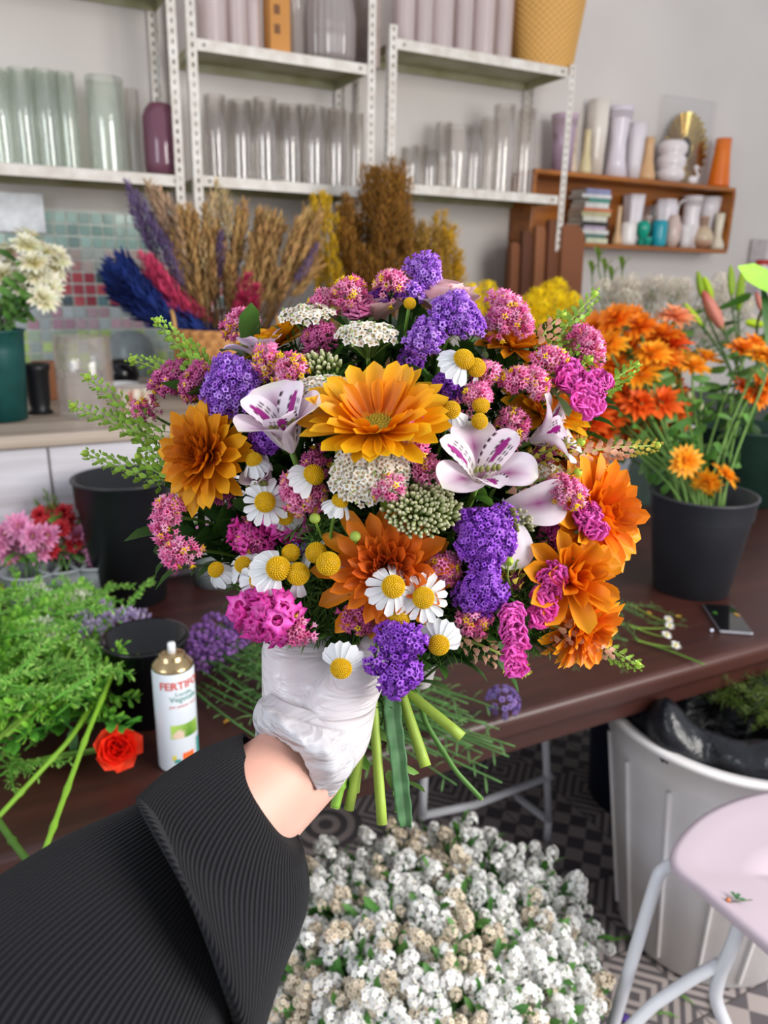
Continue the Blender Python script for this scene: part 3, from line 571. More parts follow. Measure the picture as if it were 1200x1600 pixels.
# empty black bucket, left
p = Zp(205, 925, .75); p = p+np.array([0, -.035, 0]); d = prj(p)[2]; bucket('black_flower_bucket', p, 73*d/1200, 50*d/1200, hpx(p, 745), BLK, 'tall empty black plastic bucket standing behind the small black pot')
p = Zp(236, 1115, .75); d = prj(p)[2]; bucket('black_pot', p, 62*d/1200, 50*d/1200, hpx(p, 995), solid('gloss_black_plastic', '111216', .18), 'small glossy black pot behind the spray can', 'pot')

# ------------------------------------------------------------------ green bucket with white chrysanthemums on the counter
p = Zp(5, 655, 1.131); d = prj(p)[2]; gb = bucket('green_flower_bucket', p, 44*d/1200, 36*d/1200, hpx(p, 515), solid('bottle_green_plastic', '0f4a48', .4), 'dark green bucket on the counter at the left edge', 'bucket', False)
GBT = p+(0, 0, .15)
for i, (hx, hy) in enumerate(((10, 395), (42, 385), (70, 395), (22, 420), (52, 412), (82, 418), (28, 440), (60, 435), (4, 430), (75, 450), (66, 468), (15, 450), (88, 402), (45, 372), (38, 455), (-14, 400))):
    q = D(hx, hy, d+random.uniform(-.07, .09)); n = (q-GBT)+CAMDIR*.3+rng.normal(size=3)*.1
    r = thing('white_chrysanthemum', 'fluffy white chrysanthemum among those in the dark green bucket', 'flower', group='white chrysanthemums in the green bucket', M=FR(q, n))
    simple_mum(r, .046, 'e6e0a0', 'f2efe2', None, (18, 15, 12)); stem_to(r, q, GBT+rng.normal(size=3)*(.02, .02, 0), .0022, lin('3a5a28'), leaf=4)

# ------------------------------------------------------------------ small items on the counter
p = Zp(64, 645, 1.131); d = prj(p)[2]
o = MB().add(*latheT([(.001, 0), (19*d/1200, 0), (14*d/1200, .012), (16*d/1200, .03), (18*d/1200, .11), (20*d/1200, .115), (20*d/1200, .13), (16*d/1200, .13), (.001, .1)], 32)).build('black_plastic_cup', BLK); o.location = tuple(p); tag(o, 'small black stepped pot between the green bucket and the glass jar', 'pot')
o = boxobj('brown_card_box', KR[2], (0, 0, .05), (.07, .06, .10), None); q = Zp(66, 632, 1.131); o.location = (q[0]+.02, q[1]+.10, 1.131+.045); o.location.z = 1.131; tag(o, 'small brown card box behind the black stepped pot', 'box')
o.scale = (.9, 1, 1.1)
p = Zp(138, 648, 1.131); d = prj(p)[2]; cyl_vase('glass_jar', p[0], p[1], 1.131, 42*d/1200, hpx(p, 525), GLASS, 'wide clear glass cylinder jar standing empty on the counter')
p = Zp(212, 648, 1.131); d = prj(p)[2]; cp = thing('floral_tin', 'low tin with a faded pink and cream floral pattern behind the green sprigs', 'tin', p)
mb = MB(); th = np.linspace(0, 2*pi, 48, endpoint=False); P = []; C = []
for z_, r_ in ((0, .045), (.02, .046), (.04, .047), (.06, .048), (.075, .048)):
    P.append(np.stack([r_*np.cos(th), r_*np.sin(th), 0*th+z_], -1)); C.append(np.array([lin(random.choice(['c8a49a', 'b9b4a4', 'a05a50', 'cfc4b4', '8f9a80'])) for _ in th]))
mb.add(*grid(np.array(P), np.array(C), True)); mb.add(*latheT([(.048, .075), (.001, .07)], 48, lin('b9aca4'))); mb.build('tin_body', GLAZE, cp)
p = Zp(200, 625, 1.131)+np.array([0, .12, 0]); o = MB().add(*latheT([(.001, 0), (.03, 0), (.055, .035), (.052, .035), (.028, .005), (.001, .005)], 28, lin('dcdcde'))).build('white_bowl', GLAZE); o.location = tuple(p); tag(o, 'small white bowl under the black rounded pot', 'bowl')
o = MB().add(*ballT(.06, 20, 12, (.02, .02, .02), .8)).build('black_round_pot', solid('gloss_black_plastic', '111216', .18)); o.location = (p[0]+.02, p[1]+.13, 1.131+.050); o.location.z = 1.18; tag(o, 'glossy black round pot half hidden behind green sprigs', 'pot')
p2 = Zp(215, 600, 1.131)+np.array([.03, .28, 0]); dome = MB().add(*latheT([(.085, 0), (.085, .09), (.07, .13), (.04, .155), (.001, .16)], 36, lin('9aa4a4'))).build('grey_dome_cover', solid('grey_enamel', '8d9799', .3)); dome.location = tuple(p2); tag(dome, 'grey domed cover standing behind the black round pot', 'cover')

# ------------------------------------------------------------------ dried bunches
BASKP = np.array([Yp(352, 560, 2.35)[0], 2.35, 1.131]); d = prj(BASKP)[2]
bk = thing('dried_flower_basket', 'light brown wicker basket holding the dried grasses on the counter', 'basket', BASKP)
hb = hpx(BASKP, 512); MB().add(*wicker(68*d/1200, 78*d/1200, hb, 9, 26, lin('9a6430'), lin('c48a4c'))).build('woven_body', WICK, bk)
for a in (0, pi):
    tube(MB(), [((.078*2.0)*cos(a)+(.0)*cos(t), .045*cos(t), hb-.01+.06*sin(t)) for t in np.linspace(0, pi, 12)], .006, 7, lin('b88a50')).build('handle', WICK, bk)
BT = BASKP+(0, 0, hb)
def spike(kind, q, tip, col1, col2, name, label, cat, group, L=.12, w_=.02, n=40, grain=.012):
    """stalk from q to tip with a feathery head near the tip"""
    q, tip = np.asarray(q), np.asarray(tip); ax = tip-q; ax /= np.linalg.norm(ax); r = thing(name, label, cat, group=group, M=FR(tip, ax))
    Ln = np.linalg.norm(tip-q); mb = MB(); tube(mb, [(0, 0, -Ln), (0, .006, -Ln*.5), (0, 0, 0)], .0016, 5, lin(col1)*.8); mb.build('stalk', DRY, r)
    h = MB(); Tm = petalT(grain, grain*.34, 2, 1, .1, .1, .2, 3, .2, grad(col1, col2)); Ms = []
    for i in range(n):
        t = i/n; z = -L*(1-t); a = i*2.4; e = w_*sin(pi*min(1, t*.85+.12))**.7
        Ms.append(RZ(a)@T4(0, e*random.uniform(.1, .8), z)@RX(random.uniform(.75, 1.35))@S4(random.uniform(.8, 1.3)))
    h.stamp(Tm, Ms, tints(n, .2)); h.build('seed_head', DRY, r); return r
def bunch(kind, items, base, c1, c2, name, label, cat, group, L=.12, w_=.015, n=36, grain=.016, dd=.08, dep=None, sprd=.45):
    for hx, hy in items:
        spike(kind, base+rng.normal(size=3)*(.02, .02, 0)+sprd*RT*(hx-prj(base)[0])*prj(base)[2]/1200, D(hx, hy, (dep or prj(base)[2])+random.uniform(-dd, dd)), c1, c2, name, label, cat, group, L, w_, n, grain)
def rnd(n, x0, x1, y0, y1, f=None): return [(random.uniform(x0, x1), random.uniform(y0, y1)) for _ in range(n)]
wh = [(random.uniform(268, 505), random.uniform(315, 420)) for _ in range(120)]
bunch('wheat', [(x, y+abs(x-390)*.10) for x, y in wh[:120]], BT, '8a6638', 'c8a068', 'wheat_stalk', 'dry tan wheat stalk in the dense sheaf standing in the basket', 'dried grass', 'wheat stalks in the basket', .14, .013, 44, .030)
bunch('pamp', [(232, 288), (250, 300), (262, 312), (244, 318), (275, 330), (258, 335), (280, 350), (240, 300)], BT, '96745a', 'c8a888', 'pampas_plume', 'pale brown feathery plume leaning left out of the basket', 'dried grass', 'pale plumes leaning left', .16, .016, 60, .03)
bunch('oats', [(338, 285), (352, 300), (330, 305), (346, 320), (360, 318), (300, 345), (318, 372), (290, 330), (322, 350)], BT, 'a08458', 'd4b98a', 'oat_stalk', 'cream dried oat stalk rising above the wheat', 'dried grass', 'cream oat stalks', .10, .035, 60, .018)
bunch('lav', [(198, 285), (212, 300), (225, 318), (235, 335), (208, 330), (240, 352), (220, 345), (250, 362), (262, 380), (205, 312), (345, 365), (375, 372), (495, 385)], BT, '4a3a58', '75608a', 'dried_lavender', 'dusky purple dried lavender stalk at the left of the dried bunch', 'dried flower', 'dried lavender stalks', .13, .028, 80, .018)
bunch('pinkp', [(222, 398), (238, 405), (250, 420), (232, 425), (262, 440), (250, 445), (275, 460), (268, 478), (285, 485), (240, 415)], BT, 'a8284e', 'd8486e', 'pink_plume', 'raspberry pink dried plume left of the wheat', 'dried grass', 'raspberry plumes left of the wheat', .15, .030, 110, .022)
bunch('pinkc', [(388, 432), (400, 448), (382, 460), (395, 470), (374, 478)], BT, 'a0204a', 'c23862', 'pink_plume', 'crimson dried plume in the middle in front of the wheat', 'dried grass', 'crimson plumes before the wheat', .10, .028, 110, .018, dep=prj(BT)[2]-.14, dd=.02)
bunch('blue', [(172, 412), (168, 430), (180, 445), (192, 425), (176, 458), (205, 440), (198, 462), (215, 455), (222, 475), (235, 480), (188, 402), (210, 470), (240, 495), (200, 450), (215, 440), (228, 462)], BT+np.array([-.02, -.05, 0]), '0c1c50', '16307a', 'blue_grass_plume', 'deep navy blue dyed grass plume fanning out to the left', 'dried grass', 'navy blue plumes', .20, .035, 150, .034)
YB = np.array([Yp(520, 560, 2.45)[0], 2.45, 1.131]); BB = np.array([Yp(600, 560, 2.45)[0], 2.45, 1.131])
for nm, pp, lb_ in (('brown_paper_pot', YB, 'hidden brown pot holding the yellow dried flowers behind the bouquet'),): pass
bunch('yel', rnd(34, 488, 532, 300, 420), YB, 'a8820c', 'e0b41c', 'yellow_dried_sprig', 'mustard yellow dried sprig left of the brown bush', 'dried flower', 'mustard sprigs left of the brown bunch', .08, .035, 60, .016, .06)
bunch('yel2', rnd(34, 676, 724, 330, 440), BB+np.array([.18, 0, 0]), 'a0780c', 'dca818', 'yellow_dried_sprig', 'golden yellow dried sprig right of the brown bush', 'dried flower', 'golden sprigs right of the brown bunch', .08, .035, 60, .016, .06)
bunch('brn', rnd(110, 530, 645, 300, 440)+rnd(24, 565, 640, 245, 300), BB, '6e4614', '9f7028', 'brown_dried_sprig', 'dark rusty brown dried sprig in the bushy middle bunch', 'dried flower', 'rusty brown sprigs', .13, .055, 110, .018, .12)
bunch('ochre', rnd(80, 628, 700, 345, 440), BB+np.array([.1, 0, 0]), '7d5a1c', 'b08a3c', 'ochre_dried_sprig', 'ochre dried sprig between the brown bush and the golden flowers', 'dried flower', 'ochre sprigs', .12, .05, 90, .017, .1)
pv = bucket('dried_flower_vase', BB, .09, .07, .20, solid('brown_stoneware', '5a3c28', .5), 'brown stoneware vase holding the brown and ochre dried bunches', 'vase', False)
pv = bucket('dried_flower_vase', YB-np.array([.06, .02, 0]), .05, .045, .20, solid('amber_stoneware', '6e5030', .5), 'small amber vase holding the mustard dried sprigs', 'vase', False)
# dried brown flowers in the lilac pot
for i in range(10):
    q = LP[0]+np.array([0, 0, LP[2]]); spike('d', q, q+np.array([random.uniform(-.07, .07), random.uniform(-.03, .03), random.uniform(.03, .11)]), '5c4030', '8f6a50', 'brown_dried_flower', 'small brown dried flower in the lilac pot', 'dried flower', 'dried flowers in the lilac pot', .05, .02, 26, .012)

# ------------------------------------------------------------------ yellow flowers and white filler behind the bouquet, right
def fluff(root, R_, c1, c2, n=60, g=.008):
    mb = MB(); mb.stamp(petalT(g, g*.6, 2, 1, .2, .1, .3, 3, .2, grad(c1, c2)), [FR(np.array(v)*R_*random.uniform(.75, 1), v)@RX(.8) for v in dirs_cap(n, 2.3)], tints(n, .15)); mb.build('florets', PETAL, root)
YBK = np.array([Yp(840, 620, 2.0)[0], 2.0, .751]); bucket('black_flower_bucket', YBK, .12, .09, .28, BLK2, 'charcoal bucket of yellow flowers hidden behind the bouquet')
for x, y in [(735, 465), (748, 480), (760, 460), (770, 478), (742, 495), (728, 482), (840, 470), (855, 462), (868, 475), (845, 488), (862, 492), (880, 485), (850, 508), (838, 500), (872, 505), (826, 482), (858, 525), (843, 520), (815, 495), (892, 478), (870, 455), (780, 492)]:
    q = D(x, y, prj(YBK)[2]+random.uniform(-.1, .1)); r = thing('yellow_statice', 'bright lemon yellow flower cluster in the bunch behind the bouquet', 'flower', group='yellow flowers behind the bouquet', M=FR(q, (0, -.3, 1)))
    fluff(r, .042, 'ecc40c', 'ffe81c', 150, .014); stem_to(r, q, YBK+(0, 0, .2), .002, STEMC, leaf=1)
WBK = np.array([Yp(1000, 640, 2.2)[0], 2.2, .991]); bucket('grey_flower_bucket', WBK, .12, .09, .16, solid('grey_zinc', '7c8080', .5), 'grey bucket holding the white filler flowers behind the orange ones')
for i in range(120):
    x = random.uniform(912, 1170); y = 445+random.random()*100+max(0, 1000-x)*.12-8; q = D(x, y, prj(WBK)[2]+random.uniform(-.2, .12))
    r = thing('white_filler_sprig', 'small off-white filler sprig in the hazy mass behind the orange chrysanthemums', 'flower', group='white filler sprigs behind the orange flowers', M=FR(q, (random.uniform(-.4, .4), -.2, 1)))
    fluff(r, .034, 'ccc2ac', 'f6ece2', 70, .014); stem_to(r, q, WBK+(random.uniform(-.1, .1), 0, .1), .0016, lin('5f7048'), leaf=4, lt=LTS)
for x, y, h in ((925, 432, .10), (945, 428, .12), (972, 425, .09), (955, 440, .09), (935, 410, .06)):
    q = D(x, y, prj(WBK)[2]); r = thing('tall_green_sprig', 'dark narrow-leaved green sprig standing above the white filler flowers', 'foliage', group='dark green sprigs above the filler', M=FR(q, (0, 0, 1)))
    mb = MB(); mb.stamp(leafT(.07, .022, '4a6a24', '7d9a3c'), [RZ(k*2.1)@RX(1.1)@S4(1) for k in range(4)], tints(4, .2)); mb.build('leaves', LEAF, r); stem_to(r, q, WBK+(0, 0, .1), .003, STEMC)
# lilies right edge
LBK = np.array([Yp(1165, 690, 1.8)[0], 1.8, .751]); bucket('dark_green_bucket', LBK, .16, .12, .27, solid('deep_green_plastic', '1d3a30', .5), 'large dark green bucket holding the lily stems at the right edge')
def lily(px, py, kind, tilt, L=.10, W=.026, dd=0, lab=''):
    q = D(px, py, prj(LBK)[2]-.1+dd); n = tilt[0]*RT+tilt[1]*UP+.15*CAMDIR; r = thing('lily_bud', lab, 'flower', M=FR(q, n))
    c1, c2, c3 = {'g': ('5a7a1c', '8fae2c', '9ab030'), 'y': ('7a9a20', 'b4d030', 'c0dc20'), 'p': ('8a9a40', 'd88a78', 'c8605c')}[kind]
    th = 24; pr = [(.15, 0), (.7, .15), (1, .4), (.85, .7), (.45, .93), (.05, 1)]
    MB().add(*latheT([(a*W/2, b*L) for a, b in pr], th, rip=.1, k=3, cols=[lin(c) for c in (c1, c2, c2, c2, c3, c3)])).build('bud', PETAL, r)
    stem_to(r, q, LBK+(0, 0, .2), .004, lin('3a5a20'), leaf=3, lt=leafT(.12, .03, '2f5418', '4f7a2c')); return r
lily(1098, 468, 'g', (-.25, 1), lab='olive green lily bud, leftmost of the upright buds'); lily(1114, 470, 'y', (-.45, 1), .09, lab='bright green lily bud just right of the leftmost one')
lily(1143, 465, 'g', (-.1, 1), .11, lab='tall olive lily bud in the middle of the upright buds'); lily(1154, 488, 'g', (.02, 1), .14, .03, lab='long yellow-green lily bud, lowest of the upright pair')
lily(1130, 516, 'p', (-.6, 1), .15, .042, -.1, lab='large pink and cream lily bud opening above the orange flowers'); lily(1098, 510, 'y', (-.8, .9), .10, .022, -.1, lab='pale lime lily bud left of the pink one')
lily(1195, 508, 'y', (-1, .12), .07, .03, -.15, lab='lime yellow lily bud pointing left at the right edge'); lily(1192, 490, 'p', (-.4, 1), .08, .02, 0, lab='thin dark red lily bud near the right edge')
q = D(1195, 448, 1.55); r = thing('lily_foliage', 'bright green pointed leaf reaching in from the right edge', 'foliage', M=FR(q, CAMDIR))
MB().add(*leafT(.16, .05, '5c9a14', '9ad028', .1, .15), M=RZ(R(68))@T4(0, -.08, 0)).build('leaf', LEAF, r); MB().add(*leafT(.14, .035, '24481c', '3f6a24', .0, .2), M=RZ(R(185))@T4(0, 0, -.01)).build('leaf', LEAF, r)
stem_to(r, q+RT*.06, LBK+(0.02, 0, .2), .004, lin('3a6a20'))
for i in range(26):
    q = D(random.uniform(1075, 1210), random.uniform(640, 850), prj(LBK)[2]+random.uniform(-.0, .22))
    r = thing('broad_green_foliage', 'dark green leafy stem in the shadow behind the charcoal bucket', 'foliage', group='dark foliage behind the charcoal bucket', M=FR(q, rng.normal(size=3)*.5+CAMDIR))
    mb = MB(); mb.stamp(leafT(.10, .04, '203c1e', '38582c'), [RZ(k*1.3)@RX(.3) for k in range(5)], tints(5, .2)); mb.build('leaves', LEAF, r)
q = D(1203, 500+70, 1.5); 
# ------------------------------------------------------------------ orange chrysanthemums in the charcoal bucket
OB = Zp(1078, 918, .75); d = prj(OB)[2]; bucket('charcoal_flower_bucket', OB, 76*d/1200, 56*d/1200, hpx(OB, 770), BLK2, 'charcoal plastic bucket of orange chrysanthemums right of the bouquet')
OT = OB+(0, 0, hpx(OB, 770)-.08)
gry = Zp(985, 850, .75)+np.array([0, .18, 0]); bucket('grey_white_bucket', gry, .10, .085, hpx(gry, 690), solid('milky_plastic', 'b9bcc6', .4), 'pale grey-white bucket between the bouquet and the charcoal bucket')
OC = {'y': ('f08a10', 'fcb428'), 'o': ('e86a0c', 'f89820'), 'r': ('d83c10', 'f07020'), 'd': ('b03010', 'd85018'), 'p': ('f09060', 'f8b080')}
ol = [(930, 515, 'o'), (962, 500, 'o'), (1000, 512, 'o'), (1035, 525, 'o'), (950, 540, 'y'), (985, 545, 'o'), (1018, 555, 'y'), (925, 550, 'o'), (960, 575, 'o'), (1000, 585, 'y'), (1030, 590, 'o'), (1055, 498, 'p'), (985, 500, 'o'),
      (940, 610, 'o'), (975, 615, 'r'), (1010, 618, 'r'), (1045, 612, 'o'), (955, 645, 'r'), (990, 650, 'r'), (1025, 650, 'r'), (1052, 636, 'r'), (930, 660, 'r'), (925, 630, 'o'), (965, 672, 'r'), (1000, 680, 'o'), (940, 690, 'p'), (1030, 690, 'd'), (1048, 540, 'r'), (915, 590, 'o'), (1008, 535, 'o'), (978, 590, 'o'), (1040, 565, 'o'), (955, 520, 'o'), (1000, 632, 'r'), (1035, 630, 'r'), (970, 632, 'r'), (1015, 668, 'r'), (985, 662, 'd'), (1060, 620, 'd'), (1048, 655, 'r'), (945, 672, 'r'), (968, 695, 'p'),
      (1066, 568, 'y'), (1102, 562, 'y'), (1084, 575, 'y'), (1160, 548, 'o'), (1190, 558, 'y'), (1175, 540, 'o'), (1165, 612, 'r'), (1192, 598, 'o'), (1182, 618, 'o'), (1205, 560, 'y')]
def orange(x, y, k, lab, grp, r_=34, nn=None, to=None, dd=0):
    q = D(x, y, d+dd); n = nn if nn is not None else (q-OT)*1.2+CAMDIR*.5+rng.normal(size=3)*.12
    r = thing('orange_chrysanthemum', lab, 'flower', group=grp, M=FR(q, n)); simple_mum(r, r_*(d+dd)/1200, *OC[k], disc=('c87a10' if k == 'y' else None)); return r, q
for x, y, k in ol:
    r, q = orange(x, y, k, 'orange chrysanthemum head in the dense group rising from the charcoal bucket' if x < 1060 else 'spray chrysanthemum head on the thinner stems at the right of the charcoal bucket', 'dense orange chrysanthemums' if x < 1060 else 'chrysanthemums at the right of the bucket', 36 if x < 1060 else 29, dd=random.uniform(-.05, .12))
    stem_to(r, q, OT+np.array([random.uniform(-.06, .0) if x < 1060 else random.uniform(0, .06), random.uniform(-.04, .04), 0]), .0032, lin('5d8038'), leaf=5, lt=LT1)
for x, y, k, lab, n in ((1071, 720, 'y', 'single golden chrysanthemum facing out low over the bucket rim', CAMDIR), (1105, 752, 'y', 'yellow-orange chrysanthemum seen from the side on the bucket rim', V3(-.5, -.6, .5)), (1132, 745, 'y', 'upturned yellow-orange chrysanthemum at the bucket rim, rightmost low one', V3(.6, .6, .4))):
    r, q = orange(x, y, k, lab, None, 28, n, dd=-.12); stem_to(r, q, OT+(.03, 0, .0), .003, lin('5d8038'))
q = D(1101, 822, d-.13); r = thing('broken_flower_head', 'small coral flower hanging head-down over the side of the charcoal bucket', 'flower', M=FR(q, (0, 0, -1))); simple_mum(r, .015, 'd85a38', 'f08058', None, (8, 6)); stem_to(r, q, D(1096, 765, d-.12), .002, STEMC, sag=(0, 0, 0))
for x, y in ((1045, 600), (1072, 612), (1062, 640), (1088, 630)):
    q = D(x+5, y+5, d+.05); r = thing('cream_bud', 'small cream bud between the orange chrysanthemums', 'flower bud', group='cream buds', M=FR(q, (0, 0, 1))); MB().add(*ballT(.012, 8, 6, lin('c8c8a0'))).build('bud', PETAL, r); stem_to(r, q, OT, .0025, STEMC, leaf=2)
o = boxobj('white_card', solid('white_card', 'e4e6ec', .5), (0, 0, 0), (.055, .004, .09), None, 0); q = D(1070, 690, d+.15); o.location = tuple(q); o.rotation_euler = (0, 0, -.4); tag(o, 'small white card behind the golden chrysanthemum', 'card')

# ------------------------------------------------------------------ pots of pink, red and orange flowers under the counter, left
def potf(px, py, hcol, r_, base, name, label, grp, dd=0, c3=None, lf=2):
    q = D(px, py, prj(base)[2]+dd+random.uniform(-.04, .04)); r = thing(name, label, 'flower', group=grp, M=FR(q, CAMDIR+np.array([0, 0, .5])+rng.normal(size=3)*.2))
    simple_mum(r, r_, *hcol, disc=c3); stem_to(r, q, base+rng.normal(size=3)*(.02, .02, 0), .002, lin('4a6a34'), leaf=lf)
GP = solid('frosted_grey_plastic', '8f9498', .4)
for bx, bw, lab in ((45, .06, 'pale grey pot of pink chrysanthemums at the left on the table'), (92, .05, 'grey pot holding the red snapdragons'), (140, .055, 'grey pot of pink chrysanthemums left of the tall black bucket'), (330, .07, 'grey pot of pink flowers behind the bouquet')):
    b_ = Zp(bx, 895, .75); b_[1] = 1.80; bucket('grey_flower_pot', b_, bw, bw*.8, .10, GP, lab, 'pot', False)
    if bx in (45, 140):
        for x, y in ([(8, 835), (30, 822), (52, 838), (14, 860), (62, 860), (38, 850), (75, 838), (-5, 850)] if bx == 45 else [(98, 858), (140, 850), (152, 828), (155, 872), (132, 872), (122, 838), (148, 890)]):
            potf(x, y, ('c85a98', 'f0a8cc'), .036, b_+(0, 0, .08), 'pink_chrysanthemum', 'pink chrysanthemum in the low pots left of the tall black bucket', 'pink chrysanthemums in low pots', 0, 'e8c878')
    if bx == 92:
        for x, y in [(62, 805), (75, 820), (85, 800), (95, 825), (70, 838), (110, 835), (104, 812), (88, 845), (58, 825), (78, 860), (100, 800), (116, 850)]:
            potf(x, y, ('a01828', 'd03038'), .026, b_+(0, 0, .08), 'red_snapdragon', 'dark red snapdragon bloom standing among the pink chrysanthemums', 'red snapdragons in the low pots', 0)
        for x, y in ((58, 785), (72, 770), (85, 778)):
            spike('s', b_+(0, 0, .08), D(x, y, prj(b_)[2]), '4a6a24', '8a9a4c', 'green_bud_spike', 'green budded spike above the red snapdragons', 'foliage', 'green budded spikes', .09, .018, 40, .014)
    if bx == 330:
        for x, y in rnd(34, 262, 420, 790, 905): potf(x, y, ('b860a0', 'e8a0cc'), .026, b_+(0, 0, .08), 'pink_phlox', 'blurred mauve-pink flower behind the left side of the bouquet', 'mauve-pink flowers behind the bouquet', 0, None, 1)
b_ = Zp(20, 930, .75); bucket('grey_flower_pot', b_, .05, .04, .07, GP, 'short grey pot of orange flowers at the left edge', 'pot', False)
for x, y in ((5, 885), (28, 882), (42, 895), (15, 905), (35, 912), (0, 912), (50, 908)): potf(x, y, ('d85a08', 'f08a1c'), .034, b_+(0, 0, .06), 'orange_chrysanthemum', 'orange flower in the short pot at the left edge above the greenery', 'orange flowers at the left edge')
# ================================================================== THINGS LYING ON THE WORK TABLE
def leafy(n, L, W, c1, c2, sl, name='leafy_sprig', feath=False, thick=.0016):
    """a template sprig lying along +y from the origin"""
    r = thing(name, 'leafy sprig', 'foliage'); mb = MB(); pts = [(sl*.06*sin(t*3), t*sl, .012*sin(t*3)) for t in np.linspace(0, 1, 10)]; tube(mb, pts, np.linspace(thick*1.4, thick*.5, 10), 5, lin(c1)); mb.build('stem', STEM, r)
    lb_ = MB(); Ms = []
    for i in range(n):
        t = .15+.85*i/n; a = (1 if i % 2 else -1)*random.uniform(.6, 1.2); Ms.append(T4(sl*.06*sin(t*3), t*sl, .012*sin(t*3))@RY(random.uniform(0, 6.28) if n > 20 else 0)@RZ(a)@RX(random.uniform(-.2, .9))@S4(random.uniform(.6, 1.1)))
    lb_.stamp(leafT(L, W, c1, c2), Ms, tints(n, .25)); lb_.build('leaves', LEAF, r); return r
def lay(proto, items, label, group, first=[None]):
    used = False
    for (p, az, el, s_) in items:
        M = T4(*p)@RZ(az)@RX(el)@S4(s_)
        if not used: proto.matrix_world = Matrix(M.tolist()); proto['label'] = label; proto['group'] = group; used = True
        else: dup(proto, M=M, label=label, group=group)
SPA = leafy(24, .024, .010, '4a8a20', '86be40', .12); SPB = leafy(60, .013, .004, '5a9a30', '9cc860', .11, 'ferny_sprig'); SPC = leafy(12, .038, .022, '2f6a20', '52942f', .10, 'broad_leaf_sprig')
def pile(n, x0, x1, y0, y1, z0, z1): 
    return [(Zp(random.uniform(x0, x1), random.uniform(y0, y1), random.uniform(z0, z1)), random.uniform(0, 6.28), random.uniform(-.1, .35), random.uniform(.7, 1.15)) for _ in range(n)]
lay(SPA, pile(110, -60, 150, 940, 1120, .77, .87), 'bright green leafy sprig in the heap of foliage on the left of the table', 'green foliage heap')
lay(SPB, pile(130, -60, 150, 930, 1100, .78, .90), 'fine ferny green sprig in the heap of foliage on the left of the table', 'ferny foliage heap')
lay(SPC, pile(34, -20, 150, 1020, 1150, .765, .83), 'broad-leaved dark green sprig at the front of the foliage heap', 'broad-leaved foliage heap')
lay(dup(SPB), pile(10, -40, 40, 1170, 1220, .76, .77), 'small ferny scrap lying near the front edge of the table, left', 'ferny scraps near the table edge')
lay(dup(SPB), pile(8, 100, 200, 925, 960, .8, .86), 'olive ferny sprig at the back of the foliage heap', 'sprigs at the back of the heap')
# white and lilac blossoms in the heap
for x, y, c, lab, g in [(68, 985, ('d8d8c0', 'f2f0e4'), 'cream white umbel on the foliage heap', 'cream umbels')]*0+[(x, y, ('c8d0a8', 'eef0e0'), 'small cream blossom cluster on top of the foliage heap', 'cream blossoms on the heap') for x, y in ((62, 960), (70, 985), (82, 1000), (100, 945), (125, 940), (60, 930))]+[(x, y, ('8a78a8', 'd0c0dc'), 'pale lilac blossom at the right of the foliage heap', 'lilac blossoms on the heap') for x, y in ((135, 975), (160, 960), (175, 975), (195, 970), (145, 990), (215, 972))]:
    q = Zp(x, y, .86); r = thing('blossom_cluster', lab, 'flower', group=g, M=FR(q, (0, -.3, 1))); fluff(r, .022, *c, 50, .012); stem_to(r, q, q+np.array([-.05, .03, -.08]), .0018, STEMC)
# long bare stems across the left of the table
def long_stem(pts, r, col, label, nodes=3, name='flower_cutting', cat='stem', endc=None):
    P = np.array([Zp(*a) for a in pts]); t = np.linspace(0, 1, len(P)); tt = np.linspace(0, 1, 28); Q = np.stack([np.interp(tt, t, P[:, i]) for i in range(3)], 1)
    for _ in range(3): Q[1:-1] = (Q[:-2]+Q[1:-1]*2+Q[2:])/4
    rr = np.full(28, r)
    for k in range(nodes): j = int((k+1)*27/(nodes+1)); rr[j] *= 1.35
    rt = thing(name, label, cat, Q[0]); mb = MB(); tube(mb, Q-Q[0], rr, 8, col); mb.build('stem', STEM, rt); return rt, Q
G1 = lin('7fae30'); G2 = lin('5f8a2c'); G3 = lin('90b848')
s1, Q = long_stem([(185, 1030, .87), (135, 1150, .86), (95, 1260, .85), (58, 1362, .84)], .0036, G1, 'long bright green bare stem running down past the rose to the table edge', 4)
s2, Q = long_stem([(170, 1060, .84), (110, 1155, .83), (45, 1225, .80), (-15, 1290, .78)], .0036, G1, 'long green stem slanting down to the left edge of the picture', 3)
s3, Q = long_stem([(-8, 1275, .82), (20, 1315, .82), (56, 1362, .82)], .0045, lin('4a7024'), 'thick dark green stem end lying at the lower left table edge', 1)
s4, Q = long_stem([(165, 1168, .79), (100, 1178, .775), (20, 1195, .76), (-30, 1205, .76)], .003, G2, 'thin green stem joined behind the rose', 2)
s5, Q = long_stem([(140, 1010, .86), (60, 1100, .85), (-20, 1170, .84)], .0035, G3, 'pale green stem crossing the middle of the foliage heap', 2)
s6, Q = long_stem([(40, 1090, .82), (20, 1150, .80), (-20, 1210, .78)], .0042, lin('5a5a30'), 'brownish stem at the far left of the foliage heap', 2)
s7, Q = long_stem([(120, 1000, .87), (75, 1090, .86), (10, 1150, .85)], .003, G3, 'slender light stem beside the pale green one', 1)
